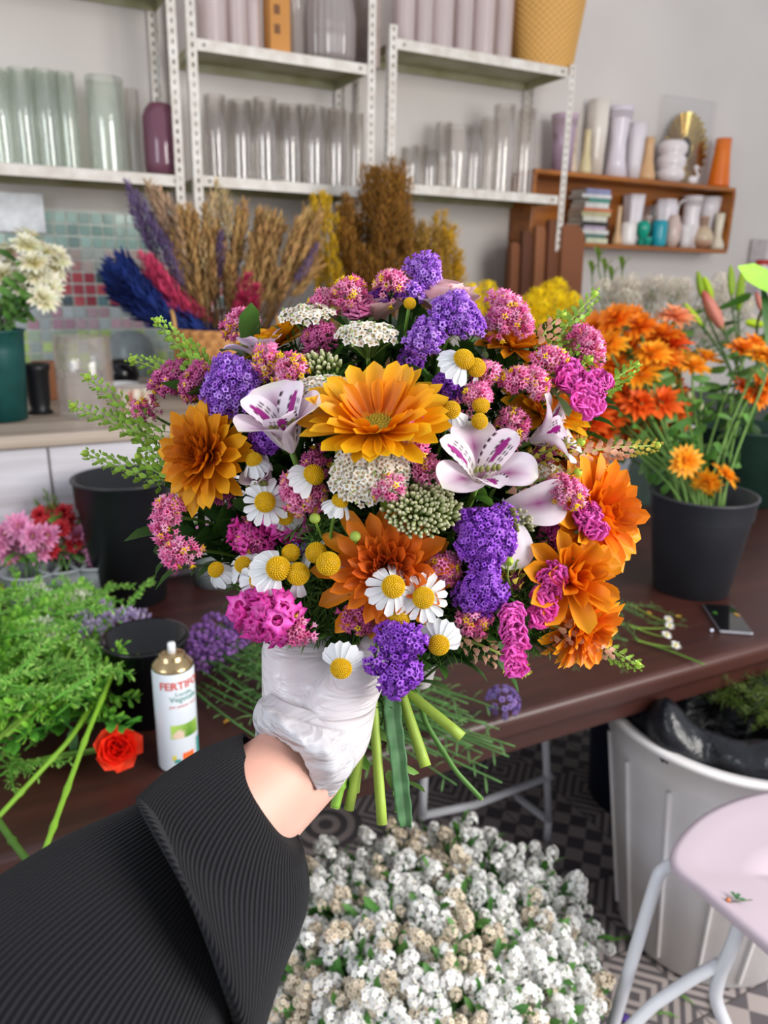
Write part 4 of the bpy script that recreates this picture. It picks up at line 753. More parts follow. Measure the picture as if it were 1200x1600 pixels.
# rose
q = Zp(183, 1168, .795); d = prj(q)[2]; rs = thing('red_rose', 'orange-red rose lying on the table left of the spray can', 'flower', M=FR(q, V3(.35, .25, .85)))
mb = MB(); Rr = 31*d/1200
for k, (n, f, el) in enumerate(((3, .55, 1.5), (4, .75, 1.45), (5, .95, 1.3), (5, 1.1, 1.2), (6, 1.2, 1.05), (5, 1.15, .8))):
    Tm = petalT(Rr*f*1.15, Rr*f*1.25, 6, 6, 0, .55-.15*k, .35, 5, .35, grad('d81c10' if k < 4 else 'f06030', 'ff3420' if k < 5 else 'ff5034')); mb.stamp(Tm, whorl(n, Rr*.05*k, -Rr*.25, el, .1, .06, k), tints(n, .08))
mb.build('petals', PETAL, rs); mb = MB(); mb.stamp(leafT(.03, .010, '4f7a34', '7a9a50'), whorl(5, .004, -Rr*.5, -.2)); mb.add(*ballT(.007, 8, 6, lin('4f7a34')), M=T4(0, 0, -Rr*.55)); mb.build('calyx', LEAF, rs)
stem_to(rs, q-V3(.35, .25, .85)*.02, Zp(30, 1190, .77), .003, G2, sag=RT*.05, leaf=3, lt=LT3)
# spray can
q = Zp(280, 1190, .751); d = prj(q)[2]; r_ = 31*d/1200; h = hpx(q, 1040)
can = thing('spray_can', 'white aerosol can with red lettering and green picture standing on the table', 'spray can', M=T4(*q)@RZ(0))
MB().add(*latheT([(.001, 0), (r_*.94, 0), (r_, .004), (r_, h-.004), (r_*.97, h)], 48, lin('d8dee6'))).build('can_body', paint('can_enamel', .25, .6), can)
MB().add(*latheT([(r_*.97, h), (r_*1.0, h+.003), (r_*.92, h+.006), (r_*.7, h+.014), (r_*.62, h+.016), (r_*.62, h+.020), (r_*.5, h+.022), (.001, h+.022)], 48)).build('can_shoulder', solid('gold_tin', 'b8a078', .22, .9), can)
MB().add(*latheT([(.001, 0), (.006, 0), (.006, .014), (.005, .017), (.001, .017)], 16, lin('e8eaee')), M=T4(0, 0, h+.022)).build('spray_nozzle', GLAZE, can)
az0 = math.atan2(-q[1], -q[0])+.25
def wrap(name, mat_col, z0, z1, a0, a1, cols=None, off=.0004):
    A = np.linspace(a0, a1, 14); Z_ = np.linspace(z0, z1, 8); P = np.array([[((r_+off)*cos(az0+a), (r_+off)*sin(az0+a), z) for a in A] for z in Z_])
    C = np.array([[cols(i/13, j/7) for i in range(14)] for j in range(8)]) if cols else lin(mat_col); MB().add(*grid(P, C)).build(name, paint('can_print', .3, .5), can)
wrap('photo_print', None, h*.36, h*.50, -.55, .95, lambda a, b: mix(lin('3f7a1c'), lin('b4d464'), min(1, abs(a-.6)*1.2+.3*b)) if (a-.25)**2*4+(b-.25)**2 > .14 else lin('d8c0a8'))
wrap('orange_patch', 'f0682c', h*.13, h*.205, -.05, .55); wrap('teal_strip', '4a9a98', h*.10, h*.30, .78, 1.1); wrap('yellow_dot', 'd8c84c', h*.14, h*.19, -.55, -.35, off=.0005); wrap('teal_dot', '3f8f88', h*.11, h*.15, -.45, -.15, off=.0006)
def can_text(txt, zc, size, col, name, a_c=.2, bold=False):
    cu = bpy.data.curves.new(name, 'FONT'); cu.body = txt; cu.size = size; cu.align_x = 'CENTER'; cu.resolution_u = 3; cu.offset = .0004 if bold else 0
    to = bpy.data.objects.new(name, cu); me = bpy.data.meshes.new_from_object(to); bpy.data.objects.remove(to)
    for v in me.vertices:
        a = az0+a_c+v.co.x/r_; z = v.co.y; v.co = ((r_+.0007)*cos(a), (r_+.0007)*sin(a), zc+z)
    me.materials.clear(); me.materials.append(solid('ink_'+col, col, .4)); o = bpy.data.objects.new(name, me); COL.objects.link(o); o.parent = can
can_text('FERTIFOL', h*.855, .0175, 'e05848', 'red_lettering', bold=True); can_text('Lucido', h*.79, .010, '4aa090', 'green_lettering'); can_text('Vegetale', h*.735, .013, '3a988a', 'green_lettering'); can_text('per piante verdi', h*.675, .0072, 'e06a58', 'red_small_lettering')
for k in range(5): can_text('- - - - - - - - -', h*(.62-.026*k), .005, 'b4bccc', 'fine_print')
# purple statice stems lying across the table
hd = [(322, 992), (340, 975), (352, 1000), (366, 1012), (345, 1025), (330, 1015), (310, 1005), (372, 975), (385, 985), (300, 1018), (318, 1032)]
ends = [(640, 1085), (690, 1062), (730, 1090), (715, 1120), (770, 1160), (735, 1165), (788, 1172), (700, 1100), (650, 1060), (610, 1075), (760, 1130)]
for i, ((x, y), (ex, ey)) in enumerate(zip(hd, ends)):
    a = Zp(x, y, .80); b = Zp(ex, ey, .762+.004*(i % 4)); r = thing('cut_statice_stem', 'cut purple statice stem lying across the table, head beside the spray can', 'flower', group='cut statice stems on the table', M=FR(a, (a-b)+np.array([0, 0, .1])))
    mb = MB(); mb.stamp(floretT(.006, .011, '8c5aa8', 'b07cc4', 5, 10), [FR(np.array(v)*.013*(1, 1, 2.0), v)@S4(.8) for v in dirs_cap(34, 2.2)], tints(34, .2)); mb.build('blossom', PETAL, r); stem_to(r, a, b, .0024, lin('4a7038'), sag=(a-b)*.2, leaf=6, lt=LTS)
SPD = leafy(9, .035, .004, '4f7a3c', '6f9a58', .26, 'narrow_leaf_cutting', thick=.0022)
it = []; AZ_ = (lambda v: math.atan2(-v[0], v[1]))(Zp(770, 1168, .76)-Zp(430, 1010, .76))
for i in range(70): x, y = random.uniform(300, 600), 0; y = 1005+(x-320)*.17+random.uniform(-30, 75); it.append((Zp(x, y, random.uniform(.765, .80)), AZ_+random.uniform(-.16, .16), random.uniform(-.05, .08), random.uniform(.7, 1.1)))
lay(SPD, it, 'narrow-leaved dark green stem in the trimmed pile beneath the held bouquet', 'trimmed stems beneath the bouquet')
r = thing('fallen_statice_head', 'small mauve statice head lying near the table edge right of the hand', 'flower', M=FR(Zp(785, 1098, .775), (.3, -.3, 1))); MB().stamp(floretT(.006, .010, '7a60a0', '9c84c0'), [FR(np.array(v)*.022, v) for v in dirs_cap(36, 2)], tints(36, .2)).build('blossom', PETAL, r)
for i, pts in enumerate((((640, 1100, .79), (700, 1180, .80), (752, 1248, .79)),)): pass
# trimmings at the right of the table
lay(dup(SPD), [(Zp(random.uniform(850, 1010), random.uniform(945, 1010), random.uniform(.76, .775)), random.uniform(0, 6.28), 0, random.uniform(.3, .5)) for _ in range(34)], 'thin dark green scrap scattered right of the bouquet on the table', 'green scraps right of the bouquet')
for x, y, i in ((1045, 968, 0), (1042, 992, 1), (1056, 1008, 2), (1046, 978, 3)):
    q = Zp(x, y, .765+.004*i); r = thing('small_daisy', 'small white daisy lying on the table below the phone', 'flower', group='small daisies on the table', M=FR(q, (0, -.5, 1))); MB().stamp(petalT(.009, .004, 2, 2, 0, 0, .2, 4, .3, grad('e8e8e0', 'f6f6f2')), whorl(10, .003, 0, .1)).build('petals', PETAL, r); MB().add(*ballT(.004, 8, 5, lin('d8c430'))).build('flower_disc', PETAL, r); stem_to(r, q, Zp(x-60, y-25+i*9, .758), .0013, G3, sag=(0, 0, 0))
long_stem([(1100, 1038, .757), (1050, 1018, .757), (990, 998, .757)], .0018, G2, 'thin dry stem lying on the table in front of the phone', 1)
for i, (x, y) in enumerate(((1018, 960), (1065, 963), (890, 1022), (865, 1000), (350, 1130), (615, 1165), (480, 1045))):
    o = MB().add(*petalT(.016, .010, 3, 2, .1, 0, .2, 3, .3, grad('c88a28', 'e0b850'))).build('fallen_petal', PETAL); o.location = tuple(Zp(x, y, .7535)); o.rotation_euler = (0, 0, i*1.3); tag(o, 'fallen yellow petal on the dark table', 'petal', 'fallen petals on the table')
# phone
A_, B_ = Zp(1182, 992, .75), Zp(1122, 996, .75); C_ = Zp(1092, 948, .75); az = math.atan2(*(C_-B_)[[1, 0]]); mid = (Zp(1182, 992, .75)+Zp(1092, 950, .75))/2
ph = thing('smartphone', 'black-screened phone lying on the table with its silver edge towards us', 'phone', (mid[0], mid[1], .7505)); ph.rotation_euler = (0, 0, az)
boxobj('phone_frame', solid('silver_metal', 'b8b8c0', .25, .8), (0, 0, .004), (.150, .072, .008), ph, .003); boxobj('screen', solid('black_screen', '060608', .05, coat=1), (0, 0, .0083), (.145, .068, .001), ph, .0003)
q = mid; o = MB().add(*leafT(.015, .01, '3f7a2c', '5fa040')).build('leaf_scrap', LEAF); o.location = (mid[0]-.01, mid[1]+.02, .7600); tag(o, 'tiny green leaf scrap on the phone screen', 'leaf')
o = MB().add(*petalT(.018, .008, 3, 2, .1, 0, .2, 3, .3, grad('c88a28', 'e0b850'))).build('fallen_petal', PETAL); o.location = (mid[0]+.03, mid[1]-.01, .7600); tag(o, 'yellow petal fallen on the phone screen', 'petal')
o = MB().add(*ballT(.004, 8, 6, lin('d8dcf0'))).build('white_bead', GLAZE); o.location = tuple(Zp(1112, 985, .755)); tag(o, 'tiny white cap beside the phone', 'cap')

# ================================================================== BIN, STOOL, CHAIR BASE, FLOOR FLOWERS
bc_ = np.array([1.39, .985, 0]); rt, rb, H = .275, .19, .60
BINM = solid('dirty_white_plastic', 'eae8ec', .35, 0, .06, 4, col2='d8d2ce')
bn = thing('waste_bin', 'large white plastic bin lined with a black bag under the table edge', 'bin', bc_)
th = np.linspace(0, 2*pi, 96, endpoint=False); P = []
for rr, z in ((.001, 0), (rb-.01, 0), (rb, .01), (rb+(rt-rb)*.85, H*.86), (rt-.006, H*.88), (rt-.004, H-.02), (rt+.012, H-.014), (rt+.016, H-.004), (rt+.010, H), (rt-.008, H), (rt-.014, H-.03), (rb-.008, .02), (.001, .02)): P.append(np.stack([rr*np.cos(th), rr*np.sin(th), 0*th+z], -1))
MB().add(*grid(np.array(P), (.7, .7, .7), True)).build('bin_body', BINM, bn)
for k in range(14):
    a = k*2*pi/14+.25; mb = MB(); P = []
    for z in (.03, H*.84):
        rr = rb+(rt-rb)*z/H+.0005; P.append([np.array([(rr+e)*cos(a+s_/rr), (rr+e)*sin(a+s_/rr), z]) for s_, e in ((-.005, -.002), (-.004, .005), (.004, .005), (.005, -.002))])
    mb.add(*grid(np.array(P))); mb.build('bin_rib', BINM, bn)
BAG = solid('black_bag_film', '1c1d22', .25, 0, .1, 22, .9); n = 72; th = np.linspace(0, 2*pi, n, endpoint=False); P = []
ph_ = rng.uniform(0, 6.28, 8)
for i, (rr, z) in enumerate(((rt-.10, H-.22), (rt-.03, H-.10), (rt-.018, H-.01), (rt-.02, H+.02), (rt-.045, H+.04), (rt-.07, H+.05), (rt-.11, H+.02), (rt-.13, H-.05))):
    wv = sum(np.sin((5+k*3)*th+ph_[k]+i*.4*k)*.013/(1+k*.4) for k in range(6))+.006*np.sin(31*th+i*2)+.004*np.abs(np.sin(17*th+i)); P.append(np.stack([(rr+wv*.8)*np.cos(th), (rr+wv*.8)*np.sin(th), z+wv*(1.2 if i > 2 else .05)], -1))
bag = MB().add(*grid(np.array(P), (.02, .02, .02), True)).build('bin_bag', BAG); bag.location = tuple(bc_); tag(bag, 'crumpled black plastic bag lining the white bin', 'bag')
m = bag.modifiers.new('sub', 'SUBSURF'); m.levels = m.render_levels = 1
SPE = leafy(60, .03, .0022, '3f5418', '6a7a2c', .20, 'needle_sprig')
lay(SPE, [(bc_+np.array([random.uniform(-.02, .17), random.uniform(-.16, .12), H-.06+random.uniform(0, .12)]), random.uniform(0, 6.28), random.uniform(-.2, .9), random.uniform(.5, .8)) for _ in range(60)], 'dull green needle-leaved cutting thrown in the white bin', 'cuttings in the bin')
blue = thing('blue_bucket', 'dark blue bucket in the shade under the table behind the bin', 'bucket', (1.62, 1.42, 0))
MB().add(*latheT([(.001, 0), (.15, 0), (.19, .52), (.195, .53), (.18, .53), (.14, .02), (.001, .02)], 40)).build('bucket_body', solid('navy_plastic', '18233c', .4), blue)
# stool, lower right
ST = thing('white_stool', 'pale stool with a moulded seat and bent white tube legs at the lower right', 'stool', (1.08, .62, 0))
def sl(p): return np.asarray(p)-np.array([1.08, .62, 0])
cn = [Zp(1048, 1338, .62), Zp(1100, 1272, .62), Zp(1200, 1236, .62), Zp(1330, 1230, .62), Zp(1420, 1330, .62), Zp(1400, 1500, .62), Zp(1290, 1560, .62), Zp(1200, 1478, .62), Zp(1100, 1392, .62)]
cn = np.array(cn); k = len(cn); tt = np.linspace(0, k, 72, endpoint=False); P2 = []
for t in tt:
    i = int(t); f = t-i; a, b, c, d_ = cn[(i-1) % k], cn[i % k], cn[(i+1) % k], cn[(i+2) % k]
    P2.append(.5*((2*b)+(-a+c)*f+(2*a-5*b+4*c-d_)*f*f+(-a+3*b-3*c+d_)*f**3))
P2 = np.array(P2); cen = P2.mean(0); P = []
for f, z in ((1, -.014), (1.008, -.006), (1, 0), (.93, .001), (.75, -.006), (.4, -.012), (.02, -.014)): q = cen+(P2-cen)*f; q[:, 2] += z; P.append(q)
P.append(cen+(P2-cen)*.02+(0, 0, -.03)); P.append(cen+(P2-cen)*.9+(0, 0, -.022)); P.append(P[0])
MB().add(*grid(sl(np.array(P)), (.7, .6, .65), True)).build('seat', solid('pinkish_white_moulded', 'bcacb6', .3, 0, .04, 3), ST)
sl_c = Zp(1118, 1352, .606); slot = MB().add(*latheT([(.001, 0), (.008, 0), (.008, .0015), (.001, .0016)], 20), M=T4(*sl(sl_c))@RZ(-.6)@S4(1.2, .55, 1)); slot.build('seat_slot', solid('dark_slot', '2a2226'), ST)
WT = solid('white_powder_coat', 'd9dae0', .3, 0, .05, 8)
ga, gb_ = Zp(1052, 1348, .60), Zp(1040, 1352, .595)
def leg(name, pts, r=.0095): 
    P = np.array(pts); t = np.linspace(0, 1, len(P)); tq = np.linspace(0, 1, 30); Q = np.stack([np.interp(tq, t, P[:, i]) for i in range(3)], 1)
    for _ in range(2): Q[1:-1] = (Q[:-2]+Q[1:-1]*2+Q[2:])/4
    return tube(MB(), sl(Q), r, 12).build(name, WT, ST)
fA = Zp(935, 1660, .01); fB = Zp(1190, 1680, 0.01); fA = np.array([.73, .60, .01])
leg('leg', [Zp(1075, 1352, .592), Zp(1052, 1350, .592), Zp(1030, 1362, .58), Zp(1018, 1400, .54), Zp(958, 1600, .33), Zp(925, 1720, .2), Zp(895, 1850, .1)], .0105)
leg('leg', [Zp(1160, 1430, .58), Zp(1144, 1480, .53), Zp(1125, 1520, .47), Zp(1116, 1560, .42), Zp(1150, 1640, .33), Zp(1180, 1760, .2)], .0105)
leg('stretcher', [Zp(1125, 1505, .48), Zp(1080, 1530, .46), Zp(1020, 1570, .42), Zp(980, 1610, .38), Zp(955, 1660, .31)], .0095)
leg('leg', [Zp(1330, 1260, .59), Zp(1380, 1300, .3), Zp(1400, 1350, .01)], .0105); leg('leg', [Zp(1390, 1480, .59), Zp(1440, 1600, .3), Zp(1480, 1700, .05)], .0105)
leg('seat_rail', [Zp(1158, 1437, .585), Zp(1200, 1470, .588), Zp(1290, 1540, .59)], .0095)
r = thing('fallen_sprig', 'small green scrap with an orange bud lying on the stool seat', 'leaf scrap', tuple(Zp(1150, 1405, .622)))
tube(MB(), [(-.012, -.0, 0), (.02, -.012, .001)], .0008, 5, STEMD).build('stem', STEM, r); MB().stamp(leafT(.016, .007, '3f6a40', '5a8858'), [RZ(a) for a in (-1.2, -.4, -2.2)]).build('leaves', LEAF, r); MB().add(*ballT(.004, 7, 5, lin('d8885c')), M=T4(-.012, .004, 0)).build('bud', PETAL, r)
# white chair frame under the table
CH = thing('white_chair', 'white tubular chair pushed under the table, only its legs in view', 'chair', (1.12, 1.42, 0))
def cl(*pts): return [np.asarray(p)-np.array([1.12, 1.42, 0]) for p in pts]
for nm, pts in (('leg', (Yp(663, 1200, 1.36), Yp(660, 1278, 1.36))), ('stretcher', (Yp(657, 1275, 1.36), Yp(740, 1258, 1.37), Yp(862, 1212, 1.38))), ('leg', (Yp(850, 1100, 1.38), Yp(857, 1282, 1.38))), ('brace', (Yp(857, 1282, 1.38), Yp(800, 1240, 1.6), Yp(762, 1195, 1.75)))):
    tube(MB(), cl(*pts), .0105, 10).build(nm, WT, CH)
zz = Yp(857, 1282, 1.38)[2]
boxobj('seat', BINM, (0, .08, Yp(850, 1100, 1.38)[2]+.008), (.42, .40, .02), CH, .008)
for x_, y_ in ((Yp(660, 1278, 1.36)[0]-1.12, 1.36-1.42), (Yp(857, 1282, 1.38)[0]-1.12, 1.38-1.42)): tube(MB(), [(x_, y_, zz+.0), (x_, y_, 0.0)], .0105, 10).build('foot', WT, CH)
# white statice standing on the floor
FB = np.array([.60, .80, 0]); fbk = bucket('dark_flower_tub', FB, .19, .16, .30, BLK, 'dark tub on the floor hidden beneath the mass of white statice', 'tub')
def statice_head(kind):
    cols = {'w': ('fafaf8', 'ffffff'), 'c': ('dccbb0', 'f0e4d0'), 'g': ('f0f4fa', 'fdfeff')}[kind]; r = thing('white_statice', 'x', 'flower'); mb = MB(); F = yarT(.0052, cols[1], 'f4ecd8' if kind != 'c' else 'c8b088'); Ms = []
    for j in range(8):
        a = random.uniform(0, 6.28); rr = random.uniform(0.004, .034); c = np.array([rr*cos(a), rr*sin(a), random.uniform(-.030, .022)])
        for v in dirs_cap(15, 1.9): Ms.append(FR(c+v*.0088*(1, 1, 1.5), v+rng.normal(size=3)*.2, roll=random.uniform(0, 6)))
    mb.stamp(F, Ms, tints(len(Ms), .06)); mb.build('blossom', PETAL, r)
    sb_ = MB(); tube(sb_, [(0, 0, -.01), (0, .004, -.1), (0, 0, -.2)], .0025, 5, lin('4a6a30')); sb_.build('stem', STEM, r)
    lf = MB(); lf.stamp(leafT(.046, .013, '34682a', '558a3c'), [RZ(k*2.4)@T4(0, .004, -.016-.010*k)@RX(random.uniform(.3, 1.2)) for k in range(12)], tints(12, .25)); lf.build('leaves', LEAF, r); return r
pr_ = {k: [statice_head(k) for _ in range(3)] for k in 'wcg'}; cnt = 0; usedp = set()
outl = []
for i in range(205):
    a = i*2.39996; rr = math.sqrt((i+.5)/205); px = 665+278*rr*cos(a)*(1-.06*sin(a)); py = 1520+235*rr*sin(a)+random.uniform(-8, 8); px += random.uniform(-8, 8)
    z = .50-.10*rr**2+random.uniform(-.02, .02)
    if py > 1660: continue
    q = Zp(px, py, z); k = random.choices('wcg', (5, 3.6 if py > 1340 and px < 850 else 1.2, 3))[0]; pt = random.choice(pr_[k]); n = (q-(FB+(0, 0, .05)))*(1, 1, .8)+CAMDIR*.08+rng.normal(size=3)*.05
    M = FR(q, n, None, random.uniform(0, 6))@S4(random.uniform(.8, 1.3))
    lb_, g = {'w': ('white statice sprig in the full bunch standing on the floor', 'white statice on the floor'), 'g': ('bluish-white statice sprig in the full bunch standing on the floor', 'bluish-white statice on the floor'), 'c': ('faded cream statice sprig in the full bunch standing on the floor', 'cream statice on the floor')}[k]
    if pt.name in usedp: dup(pt, M=M, label=lb_, group=g)
    else: pt.matrix_world = Matrix(M.tolist()); pt['label'] = lb_; pt['group'] = g; usedp.add(pt.name)
# debris on the tiles
lay(dup(SPB), [(Zp(x, y, .004), random.uniform(0, 6), 0, .5) for x, y in ((1085, 1570), (1110, 1555), (1060, 1590), (985, 1510), (1120, 1590), (950, 1470))], 'green fern scrap lying on the patterned floor by the bin', 'fern scraps on the floor')
for x, y in ((1175, 1530), (975, 1590), (1150, 1445)):
    o = MB().add(*ballT(.012, 7, 5, lin('5a3c9a'), .5)).build('purple_floret', PETAL); o.location = tuple(Zp(x, y, .007)); tag(o, 'purple floret fallen on the floor tiles near the bin', 'floret', 'purple florets on the floor')
# ================================================================== THE HELD BOUQUET
def bd(px, py):                                                  # distance of the dome's skin
    ax = (px-610)/420; ay = (740-py)/370
    if ay < 0: ay *= .45
    return .47+.11*(1-math.sqrt(max(0, 1-min(1, ax*ax+ay*ay))))
BIND = D(603, 1062, .545)
def bn_(px, py, k=1.0): return V3(.95*k*(px-610)/420, .95*k*(740-py)/370+.12, .8)
def bq(name, label, cat, px, py, n=None, dd=0, group=None, roll=0, d=None):
    q = D(px, py, d or bd(px, py)+dd); n = bn_(px, py) if n is None else V3(*n); return thing(name, label, cat, group=group, M=FR(q, n, UP, roll)), q
def bstem(root, q, end=None, r=.0014, col=STEMC, leaf=0, lt=None, base=0):
    n = np.array(root.matrix_world)[:3, 2]; n = n/np.linalg.norm(n); b = BIND+RT*random.uniform(-.014, .014)+FW*random.uniform(-.01, .012)
    q = q-n*base; L_ = np.linalg.norm(q-b); pts = bez(q, q-n*L_*.35, b+UP*.07*min(1, L_/.2)+FW*.01, b, 16)
    if end is not None: e = np.asarray(end); pts = np.r_[pts, bez(b, b+(e-b)*.3-UP*.005, b+(e-b)*.6, e, 8)[1:]]
    mb = MB(); rr = np.full(len(pts), r)
    if end is not None: rr[14:] = np.linspace(r, r*1.15, len(rr)-14)
    tube(mb, local(root, pts), rr, 8, col); mb.build('stem', STEM, root)
    if leaf:
        lb_ = MB(); lt = lt or LTS; Ms = []
        for i in range(leaf):
            k = 1+int(random.random()**1.3*8); dd_ = pts[k+1]-pts[k]; dd_ /= np.linalg.norm(dd_); s_ = np.cross(dd_, rng.normal(size=3)); s_ /= np.linalg.norm(s_)
            Ms.append(np.linalg.inv(np.array(root.matrix_world))@FR(pts[k], np.cross(s_, dd_), s_+dd_*-.6)@S4(random.uniform(.5, 1.1)))
        lb_.stamp(lt, Ms, tints(leaf, .25)); lb_.build('leaves', LEAF, root)
px2m = lambda w_, px, py: w_*bd(px, py)/1200

# ---- big daisy-form and double chrysanthemums
def big(px, py, w_, layers, disc, label, n=None, dd=0, end=None, er=.003, name='chrysanthemum', d=None):
    r, q = bq(name, label, 'flower', px, py, n, dd, d=d); Rr = w_*(d or bd(px, py))/2400; mum_parts(r, Rr, layers, disc, nu=8); bstem(r, q, end, er, STEML, 2, base=Rr*.3)
    cb = MB(); cb.stamp(leafT(Rr*.35, Rr*.16, '4f7a34', '7a9a50'), whorl(10, 0, -Rr*.12, -.1)); cb.build('calyx', LEAF, r); return r
YL = [(21, 1.02, .33, .10, .16, -.02, 'f89804', 'ffcc1a', .05, .22), (20, .97, .32, .32, .16, .0, 'f89004', 'ffc616', .15, .25), (18, .80, .30, .52, .22, .02, 'f68804', 'ffbc12', .2, .28), (14, .55, .26, .75, .25, .03, 'e86c04', 'f8a00c', .3, .45)]
big(590, 664, 206, YL, (.27, 'a8962c', 'd0b83c'), 'large golden yellow daisy-form chrysanthemum at the top middle of the bouquet', (-.06, .72, .72), -.012, D(722, 1152, .535), .0034)
BL = [(20, 1.05, .33, .0, .10, -.02, 'e8900a', 'ffc01c', -.1, .28), (20, 1.0, .33, .2, .10, .02, 'e2860a', 'fcb618', -.05, .3), (18, .88, .31, .42, .08, .04, 'd8700a', 'f8a818', .1, .35), (16, .74, .28, .65, .07, .05, 'c4540c', 'ea8c14', .25, .55), (14, .58, .25, .88, .06, .06, 'b8480c', 'e07c12', .4, .6), (12, .44, .21, 1.1, .04, .07, 'ac400c', 'd86e10', .5, .6), (9, .32, .18, 1.3, .02, .07, 'a03a0c', 'd0640e', .5, .7)]
big(326, 712, 166, BL, None, 'full bronze-gold chrysanthemum at the far left of the bouquet', (-.5, .12, .8), .0, D(545, 1265, .535), .0032)
RL = [(14, 1.12, .32, .0, .08, -.02, 'e06808', 'fa9e18', -.15, .45), (18, .94, .30, .25, .08, .02, 'd8540a', 'f88c1c', -.05, .5), (18, .78, .27, .48, .06, .04, 'c4440c', 'f07c1c', .15, .6), (17, .63, .24, .72, .06, .05, 'ac380c', 'e66c1a', .35, .65), (15, .50, .21, .95, .05, .05, '8c280a', 'd85c18', .5, .7), (13, .38, .17, 1.15, .04, .05, '74200a', 'c85018', .6, .7), (9, .28, .14, 1.35, .02, .05, '641a0a', 'b84816', .6, .7)]
big(605, 893, 190, RL, None, 'rust-red double chrysanthemum with curled centre low in the middle of the bouquet', (-.05, .1, .95), .0, D(665, 1198, .53), .0035)
OL = [(18, 1.05, .36, .0, .10, -.02, 'f87004', 'ffb41c', -.1, .28), (17, 1.0, .35, .25, .10, .02, 'f66804', 'ffae18', .0, .3), (15, .86, .33, .5, .08, .04, 'f05404', 'ff9c16', .15, .5), (12, .68, .30, .8, .06, .05, 'e84c04', 'fa8e14', .3, .55), (8, .5, .26, 1.1, .05, .05, 'dc4404', 'f88414', .4, .6)]
big(925, 805, 190, OL, None, 'bright orange double chrysanthemum at the right side of the bouquet', (.55, .1, .75), .01, D(597, 1288, .525), .0032)
OL2 = [(11, 1.05, .46, .2, .08, 0, 'f07408', 'fdae20', .2, .7), (9, .9, .44, .6, .08, .02, 'ee6404', 'fca018', .4, .8), (6, .7, .4, 1.0, .05, .03, 'e85804', 'fa9014', .5, .8)]
big(888, 905, 150, OL2, None, 'orange chrysanthemum with cupped petals below the bright orange double one', (.25, .25, .9), -.01)
big(905, 978, 142, OL, None, 'lowest orange chrysanthemum, drooping to the right of the magenta fans', (.5, -.45, .6), .005)
big(432, 540, 130, YL, (.2, '8a7a2c', 'b09a34'), 'golden chrysanthemum peeping out at the upper left behind white petals', (-.4, .9, .3), .035)
big(800, 545, 140, [(15, 1.05, .34, .05, .08, -.02, 'd87008', 'f8a41c', -.1, .5), (13, .9, .33, .4, .08, .02, 'd06808', 'f49c18', .1, .55), (9, .65, .3, .8, .06, .04, 'c46008', 'ee9016', .3, .6)], None, 'amber orange chrysanthemum at the upper right behind pink sprays', (.3, .85, .5), .03)
big(852, 640, 140, YL, None, 'amber chrysanthemum beside the magenta fan at the right', (.35, .5, .7), .03)
big(905, 722, 120, OL, None, 'orange chrysanthemum half hidden behind the yellow-green spikes at the right', (.5, .5, .55), .04)

# ---- alstroemeria
def alst_c(kind):
    base, edge, mag, yel = lin('f2eaf0'), lin('dfc0dc'), lin('9c1c80'), lin('ece6b0')
    def f(u, v):
        c = mix(base, edge, max(0, u-.55)*1.2*abs(v)+.1*abs(v))
        if kind == 'outer':
            c = mix(c, mag, max(0, 1-abs(v)*1.7)*max(0, 1-abs(u-.55)*2.2)*.95)
            if u > .85: c = mix(c, lin('c8d0a0'), (u-.85)*3)
        elif kind == 'inner':
            if .42 < u < .85 and abs(v) < .30*(1-abs(u-.66)*2.8): c = mag
            elif .12 < u < .8 and (int(u*26)*7+int((v+1)*10)*5) % 7 in (0, 3) and int(u*26) % 3 != 0 and abs(v) > .06: c = lin('3a0c28')
            elif u < .45: c = mix(c, yel, .55*(1-u/.45))
        else: c = mix(c, lin('c8a0cc'), .3+.4*u*(1-abs(v)))
        return c
    return f
def apetal(L, W, kind, e0=.5, e1=-.2, tp=3.0): return petalT(L, W, 26, 20, e0, e1, .28, tp, .03, alst_c(kind))
def alstro(px, py, w_, label, n, roll=0, dd=0, plain=False, opening=1.0, skip=()):
    r, q = bq('alstroemeria', label, 'flower', px, py, n, dd, roll=roll); L = w_*bd(px, py)/1200*.62; al = 0
    for k in range(6):
        if k in skip: continue
        outer = k % 2 == 0; kind = 'plain' if plain else ('outer' if outer else 'inner'); Tm = apetal(L*(1 if outer else .98), L*(.80 if outer else .56), kind, .75, -.5 if outer else -.25, 3.0 if outer else 1.9)
        el = (.42 if outer else .55)*opening+(1-opening)*1.15; MB().add(*Tm, M=RZ(k*pi/3)@T4(0, .0015, 0)@RX(el)).build('petal', PETAL, r)
    sm = MB()
    for k in range(5): a = k*.5-1; tube(sm, [(0, 0, 0), (.003*sin(a), -.003, L*.35), (.008*sin(a), -.008, L*.55)], .0006, 5, lin('e0b8d0'), True); sm.add(*ballT(.0017, 6, 5, lin('8a8a4c'), 1.6), M=T4(.008*sin(a), -.008, L*.56))
    sm.build('stamens', PETAL, r); bstem(r, q, None, .002, STEMC, 3, base=.001); return r
alstro(745, 756, 166, 'open white alstroemeria with magenta streaks and dark flecks right of centre', (.08, .62, .78), .15, -.005)
alstro(828, 690, 140, 'white and magenta alstroemeria facing right behind the large open one', (.75, .3, .35), .6, .012, False, .8)
alstro(456, 706, 190, 'upright white alstroemeria with dark flecks left of the golden flower', (-.2, .75, .65), .5, 0, False, .55)
alstro(425, 760, 90, 'half-closed alstroemeria petals with a magenta stripe above the chamomiles', (-.45, .5, .6), .2, .012, False, .45, (1, 3, 5))
alstro(410, 570, 110, 'pale lilac-white alstroemeria behind the left purple statice', (-.2, .9, .3), .3, .02, True, .9)
alstro(690, 500, 95, 'white alstroemeria petals between the upper purple statice heads', (.0, .9, .4), .1, .02, True, .8)
